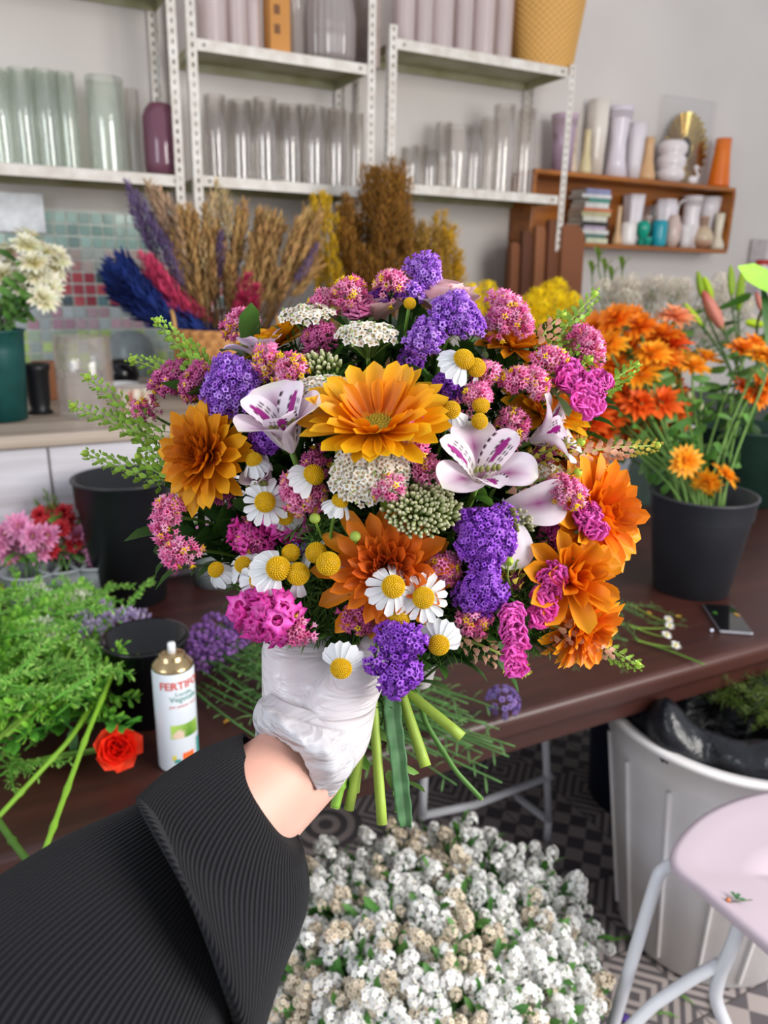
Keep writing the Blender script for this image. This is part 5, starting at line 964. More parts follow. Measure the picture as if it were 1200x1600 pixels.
alstro(782, 792, 175, 'long white-pink alstroemeria petal with magenta blaze pointing right', (.45, -.2, .8), -1.2, .01, False, 1, (1, 2, 3, 5))
# ---- pale pink roses at the top
def rose(px, py, w_, label, n, c, dd=0):
    r, q = bq('pale_rose', label, 'flower', px, py, n, dd); Rr = w_*bd(px, py)/2400; mb = MB()
    for k, (m, f, el) in enumerate(((4, .5, 1.45), (5, .75, 1.25), (6, 1.0, 1.0), (6, 1.2, .6))):
        mb.stamp(petalT(Rr*f, Rr*f*1.1, 6, 6, 0, .5-.15*k, .35, 5, .35, grad(*c)), whorl(m, Rr*.06*k, -Rr*.2, el, .1, .06, k), tints(m, .05))
    mb.build('petals', PETAL, r); bstem(r, q, None, .002, base=Rr*.2)
rose(690, 478, 110, 'pale pink rose showing behind the top purple statice', (.1, .9, .3), ('e0a0a8', 'f4cfd0'), .03)
rose(590, 492, 80, 'blush rose petals tucked behind the upper white yarrow', (-.1, .9, .3), ('e0a8a8', 'f6d8d6'), .03)

# ---- clustered flowers: statice, sea lavender
def cluster(px, py, w_, h_, F, name, label, cat, n=None, dd=0, dens=1.0, ang=0, lump=.0085, yel=0, group=None, spray=1.5, leaf=0, gcol='6f8a58', step=13.0):
    r, q = bq(name, label, cat, px, py, n, dd); sh_ = .80 if name == 'sea_lavender' else .88 if name == 'purple_statice' else .9; w_ *= sh_; h_ *= sh_; yel *= 1.7; dens *= 1.12; s_ = bd(px, py)/1200; lump *= .66; a, b = max(w_*s_/2-lump*.7, lump*.4), max(h_*s_/2-lump*.7, lump*.4); M0 = np.array(r.matrix_world); fs = .74 if F is not MAGF else 1.05
    nl = max(3, int(w_*h_/(15.5**2)*dens)); mb = MB(); st = MB(); Ms = []; Ys = []; ca, sa = cos(ang), sin(ang)
    tin = []; K = max(1, int(w_*h_/950)); sub_ = [(math.sqrt((j+.5)/K)*.86, j*2.39996+px) for j in range(K)] if K > 2 else [(0, 0)] if K == 1 else [(.5, px), (.5, px+pi)]
    for i in range(nl):
        g_ = sub_[i % K]; rs_ = math.sqrt(random.random())*(.62/math.sqrt(K) if K > 1 else .85); ts_ = random.uniform(0, 6.28); xx = g_[0]*cos(g_[1])+rs_*cos(ts_); yy = g_[0]*sin(g_[1])+rs_*sin(ts_); rr = math.hypot(xx, yy); t = math.atan2(yy, xx); x, y = a*xx, b*yy
        if rr > .75 and random.random() < .3: x *= 1.14; y *= 1.12
        X, Y_ = x*ca-y*sa, x*sa+y*ca; z = .45*min(a, b)*(1-rr*rr)+.006*(.4-rs_*(math.sqrt(K) if K > 1 else 1))+random.uniform(-.002, .002); c = np.array([X, Y_, z])
        # convert so that the x, y spread is seen across the picture plane
        up = np.array([X/a*.5, Y_/b*.5, 1.1]); up /= np.linalg.norm(up)
        tt = 1+random.uniform(-.16, .16)
        for v in dirs_cap(int(10*spray/1.5), 1.35):
            fr = FR((0, 0, 0), up); v2 = fr[:3, :3]@v; Ms.append(FR(c+v2*lump*random.uniform(.75, 1.05), v2+rng.normal(size=3)*.15)@S4(fs*random.uniform(.8, 1.15))); tin.append([tt*random.uniform(.9, 1.1)]*3)
            if random.random() < yel: Ys.append(FR(c+v2*lump*1.3, v2))
        tube(st, [c-up*lump*.1, c-up*lump*1.4, c*.45-np.array([0, 0, lump*2.2]), (0, 0, -lump*3.5)], .0007, 4, lin(gcol)*.7, False)
        st.stamp(leafT(lump*1.1, lump*.35, gcol, '8fa070'), [FR(c-up*lump*.5, up)@RZ(k*2.1+i)@RX(.9) for k in range(4)], tints(4, .2))
    k = np.random.default_rng(int(px*7+py)).integers(0, len(F), len(Ms)); Ms = np.array(Ms); tin = np.array(tin)
    R0 = M0[:3, :3]
    for j, f in enumerate(F): mb.stamp(f, Ms[k == j], tin[k == j])
    mb.build('blossom', PETAL, r)
    if Ys: y_ = MB(); y_.stamp(YELF[0], Ys, tints(len(Ys), .1)); y_.build('yellow_florets', PETAL, r, label='tiny yellow florets')
    st.build('calyx_branches', LEAF, r); bstem(r, q, None, .0011, STEMC, leaf, base=lump*3.4); return r
def fc(px, py): return (.35*(px-610)/420, .35*(740-py)/370+.1, .9)
P_ = 'statice'
for px, py, w_, h_, F, lab, dd, ang in (
    (366, 612, 118, 122, PURF, 'large violet statice head at the upper left', 0, 0), (425, 690, 62, 60, DPURF, 'small deep violet statice between the bronze flower and the left alstroemeria', .012, 0),
    (660, 430, 66, 78, PURF, 'violet statice head at the very top of the bouquet', .0, .0), (708, 500, 92, 96, PURF, 'big violet statice at the top right of the golden flower', -.005, 0),
    (650, 508, 0, 0, None, '', 0, 0), (665, 530, 60, 62, PURF, 'violet statice just left of the big upper right one', -.002, 0), (698, 612, 46, 52, DPURF, 'small violet statice beside the golden flower, right', .012, 0),
    (645, 462, 34, 30, PURF, 'tiny violet statice under the topmost one', .005, 0), (598, 470, 40, 40, DPURF, 'violet statice behind the top pink spray', .02, 0), (640, 566, 46, 32, DPURF, 'dark violet statice shaded above the golden petals', .03, 0),
    (752, 842, 112, 118, DPURF, 'broad deep purple statice below the open alstroemeria', -.01, 0), (748, 920, 78, 96, DPURF, 'deep purple statice directly under the broad purple one', -.01, 0),
    (630, 1000, 76, 70, DPURF, 'purple statice hanging in front of the gloved hand, upper part', -.02, 0), (618, 1055, 66, 58, DPURF, 'lowest purple statice tip hanging over the stems', -.022, -.3), (586, 1030, 30, 26, DPURF, 'small purple statice side tip over the glove', -.022, 0),
    (480, 850, 50, 50, DPURF, 'dark purple statice in shadow under the white daisy', .035, 0), (470, 790, 44, 40, DPURF, 'dark purple statice in shadow behind the chamomile group', .035, 0)):
    if F: cluster(px, py, w_, h_, F, 'purple_statice', lab, 'flower', fc(px, py), dd, 1.35, ang, .0078)
for px, py, w_, h_, F, lab, dd, ang, yl in (
    (376, 508, 52, 40, PINKF, 'pink and yellow sea lavender tip at the upper left rim', .01, .3, .12), (275, 598, 84, 70, ROSEF, 'dusky rose sea lavender at the left behind green spikes', .02, 0, .05), (312, 600, 60, 60, ROSEF, 'rose sea lavender touching the left violet statice', .01, 0, .08),
    (230, 645, 44, 36, PINKF, 'single pink sea lavender tuft at the far left', .015, -.4, .12), (265, 808, 44, 78, PINKF, 'pink sea lavender tip reaching out left above its lower twin', -.02, 0, .06), (283, 864, 80, 26, PINKF, 'long low pink sea lavender tip reaching out at the lower left', -.02, .1, .08),
    (420, 565, 30, 60, PINKF, 'pink and yellow sea lavender between white lilac petals', -.002, 0, .25), (458, 585, 50, 56, PINKF, 'pink tuft with yellow florets left of the lower yarrow', -.002, 0, .25), (545, 458, 46, 42, PINKF, 'pink sea lavender with yellow tips at the upper rim left of centre', .0, 0, .15),
    (505, 475, 40, 34, PINKF, 'pink tuft just right of the upper left yarrow', .01, 0, .05), (610, 450, 48, 44, PINKF, 'pink and yellow sea lavender at the top left of the highest statice', .0, 0, .12), (500, 530, 50, 60, ROSEF, 'rose tuft between the two upper yarrow heads', .02, 0, .06),
    (795, 500, 90, 74, PINKF, 'broad pink sea lavender at the upper right', -.002, -.3, .05), (780, 475, 28, 36, PINKF, 'pink tip above the broad upper right one', .0, 0, 0), (915, 545, 46, 80, PINKF, 'pink sea lavender at the far upper right', .0, .5, .02),
    (860, 568, 66, 36, PINKF, 'flat pink and yellow tuft at the right above the magenta fan', -.002, 0, .15), (760, 590, 50, 40, PINKF, 'pale pink tuft with yellow florets behind the right chamomiles', .005, 0, .15), (820, 600, 70, 56, PINKF, 'pink sea lavender right of the chamomile buds', -.004, 0, .08),
    (745, 625, 66, 36, PINKF, 'pale pink tuft between the right chamomile buds', .0, .3, .04), (802, 668, 44, 56, PINKF, 'pink tuft beside the magenta striped petals', .006, 0, .1), (648, 688, 28, 56, PINKF, 'slim pink sprig with yellow tips over the golden petals', -.018, .25, .12),
    (672, 738, 36, 34, PINKF, 'small pink tuft touching the open alstroemeria', -.01, 0, .08), (612, 768, 24, 42, PINKF, 'slim pink sprig between white and green yarrow', -.018, .2, .08), (475, 775, 60, 84, PINKF, 'pink tuft with yellow florets right of the open white daisy', .0, .2, .14),
    (495, 722, 36, 46, ROSEF, 'pink tuft under the left alstroemeria', .01, 0, .05), (395, 840, 66, 60, MAGF[1:]+ROSEF, 'magenta-mauve cluster left of the lower chamomile group', .02, 0, .03), (345, 770, 66, 26, ROSEF, 'dark rose tuft under the bronze chrysanthemum', .025, 0, .02),
    (882, 770, 62, 48, PINKF, 'pink star-flowered tuft in front of the orange flower', -.01, 0, .1), (690, 885, 46, 56, PINKF, 'pink and yellow tuft between the rust flower and deep purple statice', -.002, 0, .14), (738, 965, 56, 44, PINKF, 'pink tuft with yellow centres under the deep purple statice', -.008, 0, .2),
    (560, 965, 50, 40, ROSEF, 'rose tuft under the rust chrysanthemum', .0, 0, .1), (865, 835, 46, 34, ROSEF, 'dark rose tuft above the cupped orange flower', .01, 0, .08), (790, 905, 50, 50, ROSEF, 'rose tuft right of the deep purple statice', .012, 0, .06),
    (840, 880, 60, 40, ROSEF, 'dark rose sea lavender left of the cupped orange flower', .02, 0, .04), (470, 985, 46, 30, PINKF, 'pink frilly tuft at the bottom left beside the glove', -.014, -.4, .06), (845, 720, 44, 36, ROSEF, 'faded rose tuft behind the right alstroemeria petals', .02, 0, .1)):
    cluster(px, py, w_, h_, F, 'sea_lavender', lab, 'flower', fc(px, py), dd, 1.25, ang, .0075, yl, None, 1.3, 0, '7f9a5c')
for px, py, w_, h_, lab, dd in ((430, 958, 84, 46, 'bright magenta open-belled cluster at the lower left of the bouquet', -.015), (400, 945, 40, 30, 'small magenta bell tuft left of the bright magenta cluster', -.005), (455, 800, 60, 60, 'magenta bell cluster in shadow behind the white daisies', .03)):
    cluster(px, py, w_, h_, MAGF, 'magenta_statice', lab, 'flower', fc(px, py), dd, .5, 0, .011, .02, None, 1.0, 0, '7f9a5c')

# ---- ruffled magenta fans
def fan(px, py, w_, h_, ang, label, n, dd=0, cols=('cc3c98', 'f868cc'), m=6):
    r, q = bq('magenta_fan_flower', label, 'flower', px, py, n, dd); s_ = bd(px, py)/1200; mb = MB(); L_ = h_*s_
    nn = m*13; Ms = []
    for i in range(nn):
        t = (i+.5)/nn*2-1; xx = random.uniform(-1, 1)*(1-.45*t*t); Ms.append(RZ(ang)@T4(xx*w_*s_*.36, t*L_*.44, .0035*(1-xx*xx)+random.uniform(-.001, .001))@RZ(-xx*1.3+random.uniform(-1.0, 1.0)+(pi if random.random() < .4 else 0))@RX(random.uniform(.75, 1.2))@S4(random.uniform(.75, 1.1)))
    k_ = len(Ms)//2
    for j, rf in enumerate((.0011, .0015)): mb.stamp(petalT(.0085, .012, 6, 14, .3, -.2, .25, 4, .5, grad(cols[0], cols[1], .06), rf, 10+3*j), Ms[j*k_:(j+1)*k_ if j == 0 else None], tints(len(Ms[j*k_:(j+1)*k_ if j == 0 else None]), .1))
    mb.build('ruffled_petals', PETAL, r); cb = MB(); cb.stamp(leafT(w_*s_*.6, L_*.22, '5f8a4c', '8fb070'), [RZ(ang)@T4(-w_*s_*.55, t*L_*.5, -.003)@RZ(-pi/2+t)@RX(.15) for t in (-.6, -.2, .2, .6)]); cb.build('calyx', LEAF, r); bstem(r, q, None, .0018, STEMC, 2, base=.006)
fan(912, 622, 62, 84, -.7, 'vivid magenta ruffled fan at the right rim of the bouquet', (.35, .3, .85), -.015)
fan(880, 598, 44, 54, -.5, 'magenta ruffled fan tucked just above the vivid one', (.4, .4, .8), -.005)
fan(852, 932, 40, 100, -.25, 'magenta ruffled strip left of the cupped orange flower', (-.1, .1, .95), -.012)
fan(800, 995, 38, 112, .05, 'long magenta ruffled strip hanging lowest at the bottom right', (0, .0, 1), -.02)
fan(915, 818, 40, 50, .4, 'magenta ruffled bud between the two big orange flowers', (.2, .3, .9), -.01, ('b83088', 'ee62c0'), 4)
fan(868, 832, 34, 36, .2, 'dark magenta ruffle beside the orange flower', (.2, .3, .9), .012, ('a82080', 'd848b0'), 4)
fan(560, 490, 44, 40, 1.5, 'pink ruffled fan behind the upper yarrow', (-.1, .5, .8), .02, ('cc5a98', 'ee90c4'), 4)

# ---- yarrow, white and green
def yarrow(px, py, w_, h_, label, n, dd=0, green=False, cnt=None, ang=0, F=None, name=None):
    r, q = bq(name or ('green_yarrow' if green else 'white_yarrow'), label, 'flower', px, py, n, dd); s_ = bd(px, py)/1200; a, b = w_*s_/2, h_*s_/2; mb = MB(); st = MB(); cnt = cnt or int(w_*h_/(70 if not green else 42)); Ms = []
    for i in range(cnt):
        rr = math.sqrt((i+.5)/cnt)*random.uniform(.94, 1.06); t = i*2.39996; x, y = a*rr*cos(t), b*rr*sin(t); X, Y_ = x*cos(ang)-y*sin(ang), x*sin(ang)+y*cos(ang); z = .45*min(a, b)*(1-rr*rr)+random.uniform(-.0015, .0015)
        up = np.array([X/a*.6, Y_/b*.6, 1]); Ms.append(FR((X, Y_, z), up+rng.normal(size=3)*.15, roll=random.uniform(0, 6))@S4(random.uniform(.85, 1.15)))
        if i % 3 == 0: st.add(*ringsT([(X, Y_, z-.0005), (X*.7, Y_*.7, z-.006), (X*.15, Y_*.15, -.022)], .00055, 4, False, lin('7a9a4c')))
    Fs = F or (BUDF if green else YARF)
    for j, f in enumerate(Fs): mb.stamp(f, Ms[j::len(Fs)], tints(len(Ms[j::len(Fs)]), .08))
    mb.build('blossom', PETAL, r)
    cz = MB(); cz.stamp(leafT(.007, .003, '6f8a3c', '9ab060'), [m@T4(0, 0, -.0045)@RX(1.2) for m in Ms[::2]], tints(len(Ms[::2]), .15)); cz.build('buds_underneath', LEAF, r)
    st.build('flower_stalks', STEM, r); bstem(r, q, None, .0014, lin('7a9a4c'), 2, base=.02)
yarrow(480, 492, 86, 40, 'white yarrow at the upper left rim', (-.1, .55, .8), .0, ang=.1)
yarrow(574, 522, 96, 46, 'white yarrow above the golden flower', (0, .45, .85), -.004)
yarrow(496, 608, 100, 46, 'white yarrow left of the golden flower', (-.1, .4, .9), -.006, ang=.12)
yarrow(578, 738, 120, 96, 'largest white yarrow in the middle just under the golden flower', (0, .1, 1), -.014, ang=.3)
yarrow(500, 572, 60, 26, 'small greenish yarrow above the left white one', (-.1, .5, .8), .002, True)
yarrow(658, 798, 104, 70, 'green unopened yarrow under the largest white one', (.1, .15, .95), -.014, True)
yarrow(690, 752, 56, 34, 'smaller green unopened yarrow next to the open alstroemeria', (.2, .3, .9), -.006, True)
yarrow(832, 790, 48, 54, 'small white-flowered head under the long pink petal', (.2, .1, .9), .004, F=YARF)
yarrow(858, 742, 70, 34, 'small white tuft between the yellow-green spikes at the right', (.3, .4, .85), .005)
yarrow(815, 812, 40, 36, 'small green bud head below the long pink petal', (.2, .1, .9), .006, True)

# ---- chamomiles
def chamo_templates():
    out = []
    for refl in (.12, .5, .95):
        mb = MB(); mb.stamp(petalT(.0098, .0044, 6, 4, .05, -.3, .25, 5, .3, grad('e8ecf0', 'f8f9fb', .05)), [RZ(a_*2*pi/14+random.uniform(-.06, .06))@T4(0, .0046, 0)@RX(-refl*random.uniform(.8, 1.2))@S4(random.uniform(.88, 1.08)) for a_ in range(14)], tints(14, .04)); pm = mb.mesh('petals', PETAL)
        out.append(pm)
    return out
CH_P = chamo_templates(); dm = MB(); dm.add(*latheT([(.0052*sin(t), .0052*.95*(1-cos(t))-.002) if False else (max(.0001, .0054*sin(t)), -.0054*.85*cos(t)+.0018) for t in np.linspace(.9, pi, 9)], 22, lin('d8a808')))
Ms = []
for i in range(240):
    zf = 1-1.55*(i+.5)/240; a = i*2.39996; s_ = math.sqrt(1-zf*zf); v = np.array([s_*cos(a), s_*sin(a), zf*.85]); Ms.append(FR(v*.0054+(0, 0, .0018), v)@S4(1, 1, 1.3))
dm.stamp(ballT(.00048, 5, 4, lin('ecc412')), Ms, tints(240, .1)); CH_D = dm.mesh('flower_disc', PETAL)
def chamo(px, py, sz, refl, n, label, dd=-.006, bare=0, pa=pi, name='chamomile'):
    r, q = bq(name, label, 'flower', px, py, n, dd, roll=pa if bare else random.uniform(0, 6)); k = sz*bd(px, py)/1200/.0108
    if bare < 1:
        me = CH_P[refl]
        if bare > 0:
            mb = MB(); m = max(1, int(14*(1-bare))); mb.stamp(petalT(.0098, .0050, 6, 4, .05, -.3, .25, 5, .3, grad('e8ecf0', 'f8f9fb', .05)), [RZ((a_-(m-1)/2)*.40+random.uniform(-.06, .06))@T4(0, .0046, 0)@RX(-(.2, .6, .95)[refl]) for a_ in range(m)], tints(m, .04)); me = mb.mesh('petals', PETAL)
        o = bpy.data.objects.new('petals', me); COL.objects.link(o); o.parent = r; o.scale = (k, k, k)
    o = bpy.data.objects.new('flower_disc', CH_D); COL.objects.link(o); o.parent = r; o.scale = (k, k, k)
    cb = MB(); cb.add(*latheT([(.0005*k, -.004*k), (.003*k, -.003*k), (.0044*k, 0)], 12, lin('7a9a4c'))); cb.build('calyx', LEAF, r); bstem(r, q, None, .0011, lin('6f9a3c'), 0, base=.003)
for a in ((415, 785, 30, 0, (.0, .1, 1), 'fully open white chamomile facing forward at the left'), (398, 722, 24, 2, (-.2, .75, .5), 'chamomile with drooping petals above the open white one'),
    (440, 822, 0, 0, None, ''), (488, 745, 31, 1, (.5, .5, .6), 'chamomile with few petals under the left alstroemeria', -.01, .55, 1.5), (450, 778, 26, 1, (.1, .1, 1), 'yellow chamomile head half hidden behind the pink tuft', .008, .8, -1.5), (446, 806, 26, 1, (.0, -.2, 1), 'chamomile low behind the pink tuft, petals below', .006, .5),
    (530, 786, 24, 2, (.35, .75, .45), 'chamomile seen from the side left of the yarrow and rust flower', -.012), (340, 892, 24, 2, (-.4, .5, .65), 'outermost chamomile at the lower left, petals hanging'), (381, 884, 25, 1, (-.2, .5, .8), 'chamomile second from the left in the lower group', .0),
    (404, 908, 27, 1, (.2, .35, .9), 'chamomile with petals spread down in the lower left group', -.01), (433, 890, 35, 1, (.4, .4, .8), 'large-headed chamomile in the middle of the lower left group', -.018, .35, 1.5), (455, 866, 27, 1, (0, .5, .8), 'yellow chamomile head without petals behind the lower left group', .0, .9),
    (465, 897, 33, 1, (.2, .1, .95), 'bare round yellow chamomile head right of the lower left group', -.012, .85), (496, 866, 32, 1, (-.3, .5, .7), 'chamomile with short petals on its left beside the rust flower', .0, .5, 1.2), (513, 881, 34, 1, (.1, .1, .95), 'bare yellow chamomile head touching the rust flower', -.014, .8, -2.2),
    (613, 918, 33, 1, (.25, .35, .9), 'chamomile over the lower petals of the rust flower, left one', -.022), (661, 934, 31, 0, (.05, .1, 1), 'wide open chamomile right of the one over the rust flower', -.02), (624, 962, 32, 1, (0, 0, 1), 'bare yellow chamomile head under the two on the rust flower', -.014, .95),
    (686, 1005, 30, 1, (-.1, -.35, .85), 'chamomile at the bottom with petals standing upward right', -.02, .3, -.3), (534, 1041, 30, 1, (-.15, -.45, .85), 'lowest chamomile hanging in front of the glove', -.03, .3, -.3), (722, 565, 31, 1, (.45, .45, .7), 'chamomile with petals on its left among the upper right flowers', -.012, .4, 1.7),
    (742, 576, 28, 1, (.3, .2, .9), 'bare yellow chamomile head at the upper right', -.008, .95), (640, 476, 18, 1, (.1, .4, .9), 'tiny yellow button under the topmost statice', -.006, 1), (705, 642, 26, 1, (.0, .2, .95), 'chamomile right of the golden flower with petals below', -.01, .5),
    (748, 660, 24, 1, (.2, .3, .9), 'lower yellow button right of the golden flower', -.01, 1), (750, 636, 26, 1, (.2, .5, .8), 'upper yellow button right of the golden flower', -.006, 1)):
    if a[2]: chamo(*a)
for px, py, lab in ((492, 810, 'small green chamomile bud at the left'), (555, 838, 'small green bud on a curved stalk over the rust flower'), (642, 990, 'tiny green bud in the lowest purple statice')):
    r, q = bq('chamomile_bud', lab, 'flower bud', px, py, (0, .5, .9), -.016); MB().add(*ballT(.0034, 14, 9, lin('9ab048'), .8)).build('bud', LEAF, r); bstem(r, q, None, .0009, lin('6f9a3c'))

# ---- pod spikes
def pods(ax, ay, bx, by, label, da=-.0, db=-.0, F=PODF, F2=None, n=70, r_=.0016, sp=1.0, wd=.0105):
    a, b = D(ax, ay, bd(ax, ay)+da), D(bx, by, bd(bx, by)+db); L_ = np.linalg.norm(b-a); r = thing('pod_spike', label, 'foliage', M=FR(b, b-a, CAMDIR)); mb = MB(); Ms = []
    tube(mb, [(0, 0, -L_), (.002, 0, -L_*.5), (0, 0, 0)], [r_*.7, r_*.55, r_*.3], 6, lin('8aa048')); mb.build('stalk', STEM, r); n = int(n*L_/.05)
    for i in range(n):
        t = (i+.5)/n; sc_ = (1.0-.55*t**2)*sp; Ms.append(RZ(i*2.39996)@T4(0, (.0045+.006*(1-t))*.55*sp+.001, -L_*(1-t))@RX(random.uniform(.3, .95))@S4(sc_*random.uniform(.8, 1.15)))
    m = MB(); k = int(n*.62) if F2 else n; m.stamp(F[0], Ms[:k], tints(k, .14))
    if F2: m.stamp(F2[0], Ms[k:], tints(n-k, .12))
    m.add(*ballT(.003*sp, 8, 6, lin('b4d048')), M=T4(0, 0, -.001)); m.build('pods', LEAF, r); return r
for args in ((330, 590, 245, 500, 'green pod spike pointing up at the upper left'), (345, 600, 205, 562, 'green pod spike reaching left, second from the top'), (320, 570, 290, 535, 'short green pod spike above the dusky rose tuft'), (235, 665, 135, 588, 'green pod spike reaching farthest left at mid height'),
    (262, 690, 112, 634, 'long green pod spike reaching the far left'), (270, 735, 190, 655, 'short green pod spike behind the far left tuft'), (262, 752, 132, 708, 'green pod spike under the bronze flower pointing left'), (270, 750, 215, 712, 'small dark pod twig by the bronze flower'),
    (850, 560, 930, 458, 'green pod spike pointing up at the upper right'), (900, 640, 995, 570, 'green pod spike reaching right above the magenta fan'), (870, 600, 905, 545, 'short pod spike between pink tufts at the upper right')):
    pods(*args[:5], .015, .0, n=46)
for a in ((835, 545, 880, 490, 'faded olive pod spike at the upper right', PODP, PODF), (870, 620, 922, 560, 'faded pod spike beside the far pink tuft', PODP, PODF), (880, 712, 1028, 696, 'pink-tinged pod spike reaching farthest right', PODP, PODY), (790, 770, 905, 738, 'olive and pink pod spike right of the alstroemeria', PODP, PODY),
    (800, 730, 910, 690, 'yellow-green pod spike crossing the orange flower at the right', PODY, PODY), (860, 975, 998, 1040, 'pink pod spike with bright green tip at the bottom right', PODP, PODF), (720, 995, 824, 1050, 'golden pod spike hanging under the long magenta strip', PODP, PODY), (860, 900, 888, 868, 'short green bud tip over the cupped orange flower', PODF, PODF),
    (800, 925, 795, 875, 'yellow-green leafy tip right of the deep purple statice', PODY, PODF)):
    pods(*a[:5], -.004 if a[1] > 800 else .01, -.012, a[5], a[6], 50)

# ---- leaves, fine greenery and inner stems that fill the bouquet
def fern(seed, n, L_, W_, sl, cols):
    r = thing('filler_sprig', 'x', 'foliage'); mb = MB(); tube(mb, [(0, 0, -sl), (.004, .002, -sl*.5), (0, 0, 0)], .0009, 5, lin('4a6a2c')); mb.build('stem', STEM, r); Ms = [RZ(i*2.4)@T4(0, .0008, -sl*.8*(1-i/n))@RX(random.uniform(.2, 1.0))@S4(random.uniform(.6, 1.1)) for i in range(n)]
    m = MB(); m.stamp(leafT(L_, W_, *cols), Ms, tints(n, .25)); m.build('leaves', LEAF, r); return r
FP = [fern(1, 26, .034, .010, .07, ('2c4c1e', '4f7a30')), fern(2, 20, .042, .016, .06, ('24421c', '3f6628')), fern(3, 70, .020, .0016, .07, ('3c6424', '6f9a48')), fern(4, 60, .024, .0020, .08, ('34581f', '5c8a3a'))]
used_f = set()
def put_fern(k, q, n, s_, label, grp):
    M = FR(q, n, None, random.uniform(0, 6))@S4(s_)
    if k in used_f: dup(FP[k], M=M, label=label, group=grp)
    else: FP[k].matrix_world = Matrix(M.tolist()); FP[k]['label'] = label; FP[k]['group'] = grp; used_f.add(k)
for i in range(120):
    rr = math.sqrt((i+.5)/120); t = i*2.39996; px, py = 610+340*rr*cos(t), 745+265*rr*sin(t); q = D(px, py, bd(px, py)+.030+random.uniform(0, .03))
    put_fern(i % 2 if i % 3 else 3, q, (q-BIND)+UP*.02, random.uniform(.8, 1.2), 'dark leafy filler deep inside the held bouquet', 'leafy filler inside the bouquet')
for i in range(46):
    px, py = random.uniform(470, 600), random.uniform(900, 985); q = D(px, py, .485+random.uniform(0, .02)); put_fern(2+i % 2, q, V3(random.uniform(-1, 1), random.uniform(-.3, .6), .7), random.uniform(.6, 1), 'fine feathery green filler just above the gloved hand', 'feathery filler above the hand')
for i in range(34):
    px, py = random.uniform(690, 870), random.uniform(940, 1010); q = D(px, py, .50+random.uniform(0, .02)); put_fern(2+i % 2, q, V3(random.uniform(-.2, 1), random.uniform(-.6, .3), .5), random.uniform(.6, 1), 'fine green filler at the lower right of the bouquet', 'feathery filler at the lower right')
for i in range(26):
    px, py = random.uniform(770, 850), random.uniform(850, 960); q = D(px, py, .48+random.uniform(0, .015)); put_fern(2+i % 2, q, V3(random.uniform(-1, 1), random.uniform(-.2, .8), .8), random.uniform(.5, .8), 'spiky light green filler left of the cupped orange flower', 'spiky filler by the orange flower')
for i in range(20):
    px, py = random.uniform(430, 540), random.uniform(800, 900); q = D(px, py, .487+random.uniform(0, .02)); put_fern(2+i % 2, q, V3(random.uniform(-1, 1), random.uniform(-.2, .8), .7), random.uniform(.5, .9), 'fine green filler among the chamomiles', 'feathery filler among chamomiles')
o = fan(770, 1000, 1, 1, 0, 'x', (0, 0, 1)) if False else None
# cut stem ends below the hand
def cut(pts, r, col, label, name='flower_cutting', node=3, flat=1, leaf=0):
    P = np.array([D(*p) for p in pts]); t = np.linspace(0, 1, len(P)); tq = np.linspace(0, 1, 30); Q = np.stack([np.interp(tq, t, P[:, i]) for i in range(3)], 1)
    for _ in range(2): Q[1:-1] = (Q[:-2]+Q[1:-1]*2+Q[2:])/4
    rt_ = thing(name, label, 'stem', Q[0]); rr = np.full(30, r)
    for k in range(node): rr[int((k+1)*30/(node+1))] *= 1.25
    tube(MB(), Q-Q[0], rr, 9, col, True, flat).build('stem', STEM, rt_)
    MB().add(*latheT([(.0001, 0), (r*.85, 0), (r*.85, .0004), (.0001, .0005)], 10, lin('c8d890')), M=FR(Q[-1]-Q[0], Q[-1]-Q[-2])).build('cut_end', STEM, rt_, label='pale cut end')
    if leaf: m = MB(); m.stamp(LTS, [FR(Q[random.randint(3, 27)]-Q[0], rng.normal(size=3), rng.normal(size=3)) for _ in range(leaf)], tints(leaf, .2)); m.build('leaves', LEAF, rt_)
    return rt_
cut([(585, 1040, .54), (560, 1130, .54), (535, 1215, .535), (523, 1262, .53)], .0035, lin('7fae3c'), 'green stem below the hand ending in a node, left of the tall straight one', leaf=2)
cut([(590, 1040, .545), (572, 1110, .545), (562, 1180, .545), (556, 1238, .54)], .0026, lin('9ab84c'), 'thin yellow-green stem below the hand between two thicker ones')
cut([(560, 1060, .55), (505, 1180, .55), (478, 1250, .545), (464, 1284, .545)], .0034, lin('b08a78'), 'pinkish brown stem end below the glove cuff')
cut([(640, 1040, .55), (665, 1130, .56), (712, 1205, .57), (752, 1248, .575)], .0020, lin('4f7a34'), 'thin dark green stem slanting farthest right below the bouquet', node=1)
cut([(600, 1040, .555), (560, 1150, .555), (548, 1245, .55)], .0030, lin('5f8a34'), 'dark green stem behind the left ones below the hand', leaf=3)
cut([(615, 1040, .56), (612, 1120, .56), (625, 1180, .56), (618, 1268, .555)], .0012, lin('4f7a34'), 'thread-thin stem beside the flat leaf', leaf=10)
lf = thing('hanging_foliage', 'long flat grey-green leaf hanging from the bouquet beside the tall straight stem', 'leaf', D(612, 1100, .535))
pts = [D(612, 1075, .54), D(614, 1120, .535), D(622, 1180, .53), (D(628, 1240, .528)), D(634, 1292, .528)]; P = []; tq = np.linspace(0, 1, 30); PA = np.array(pts); Q = np.stack([np.interp(tq, np.linspace(0, 1, 5), PA[:, i]) for i in range(3)], 1)
for t, c in zip(tq, Q):
    w_ = .0062*(1-.12*t)*(1 if t < .95 else .75)*(1+.05*sin(t*40)); P.append([c+RT*w_*v+CAMDIR*(.0016*abs(v)+.0006*sin(t*30+v*2)) for v in np.linspace(-1, 1, 9)])
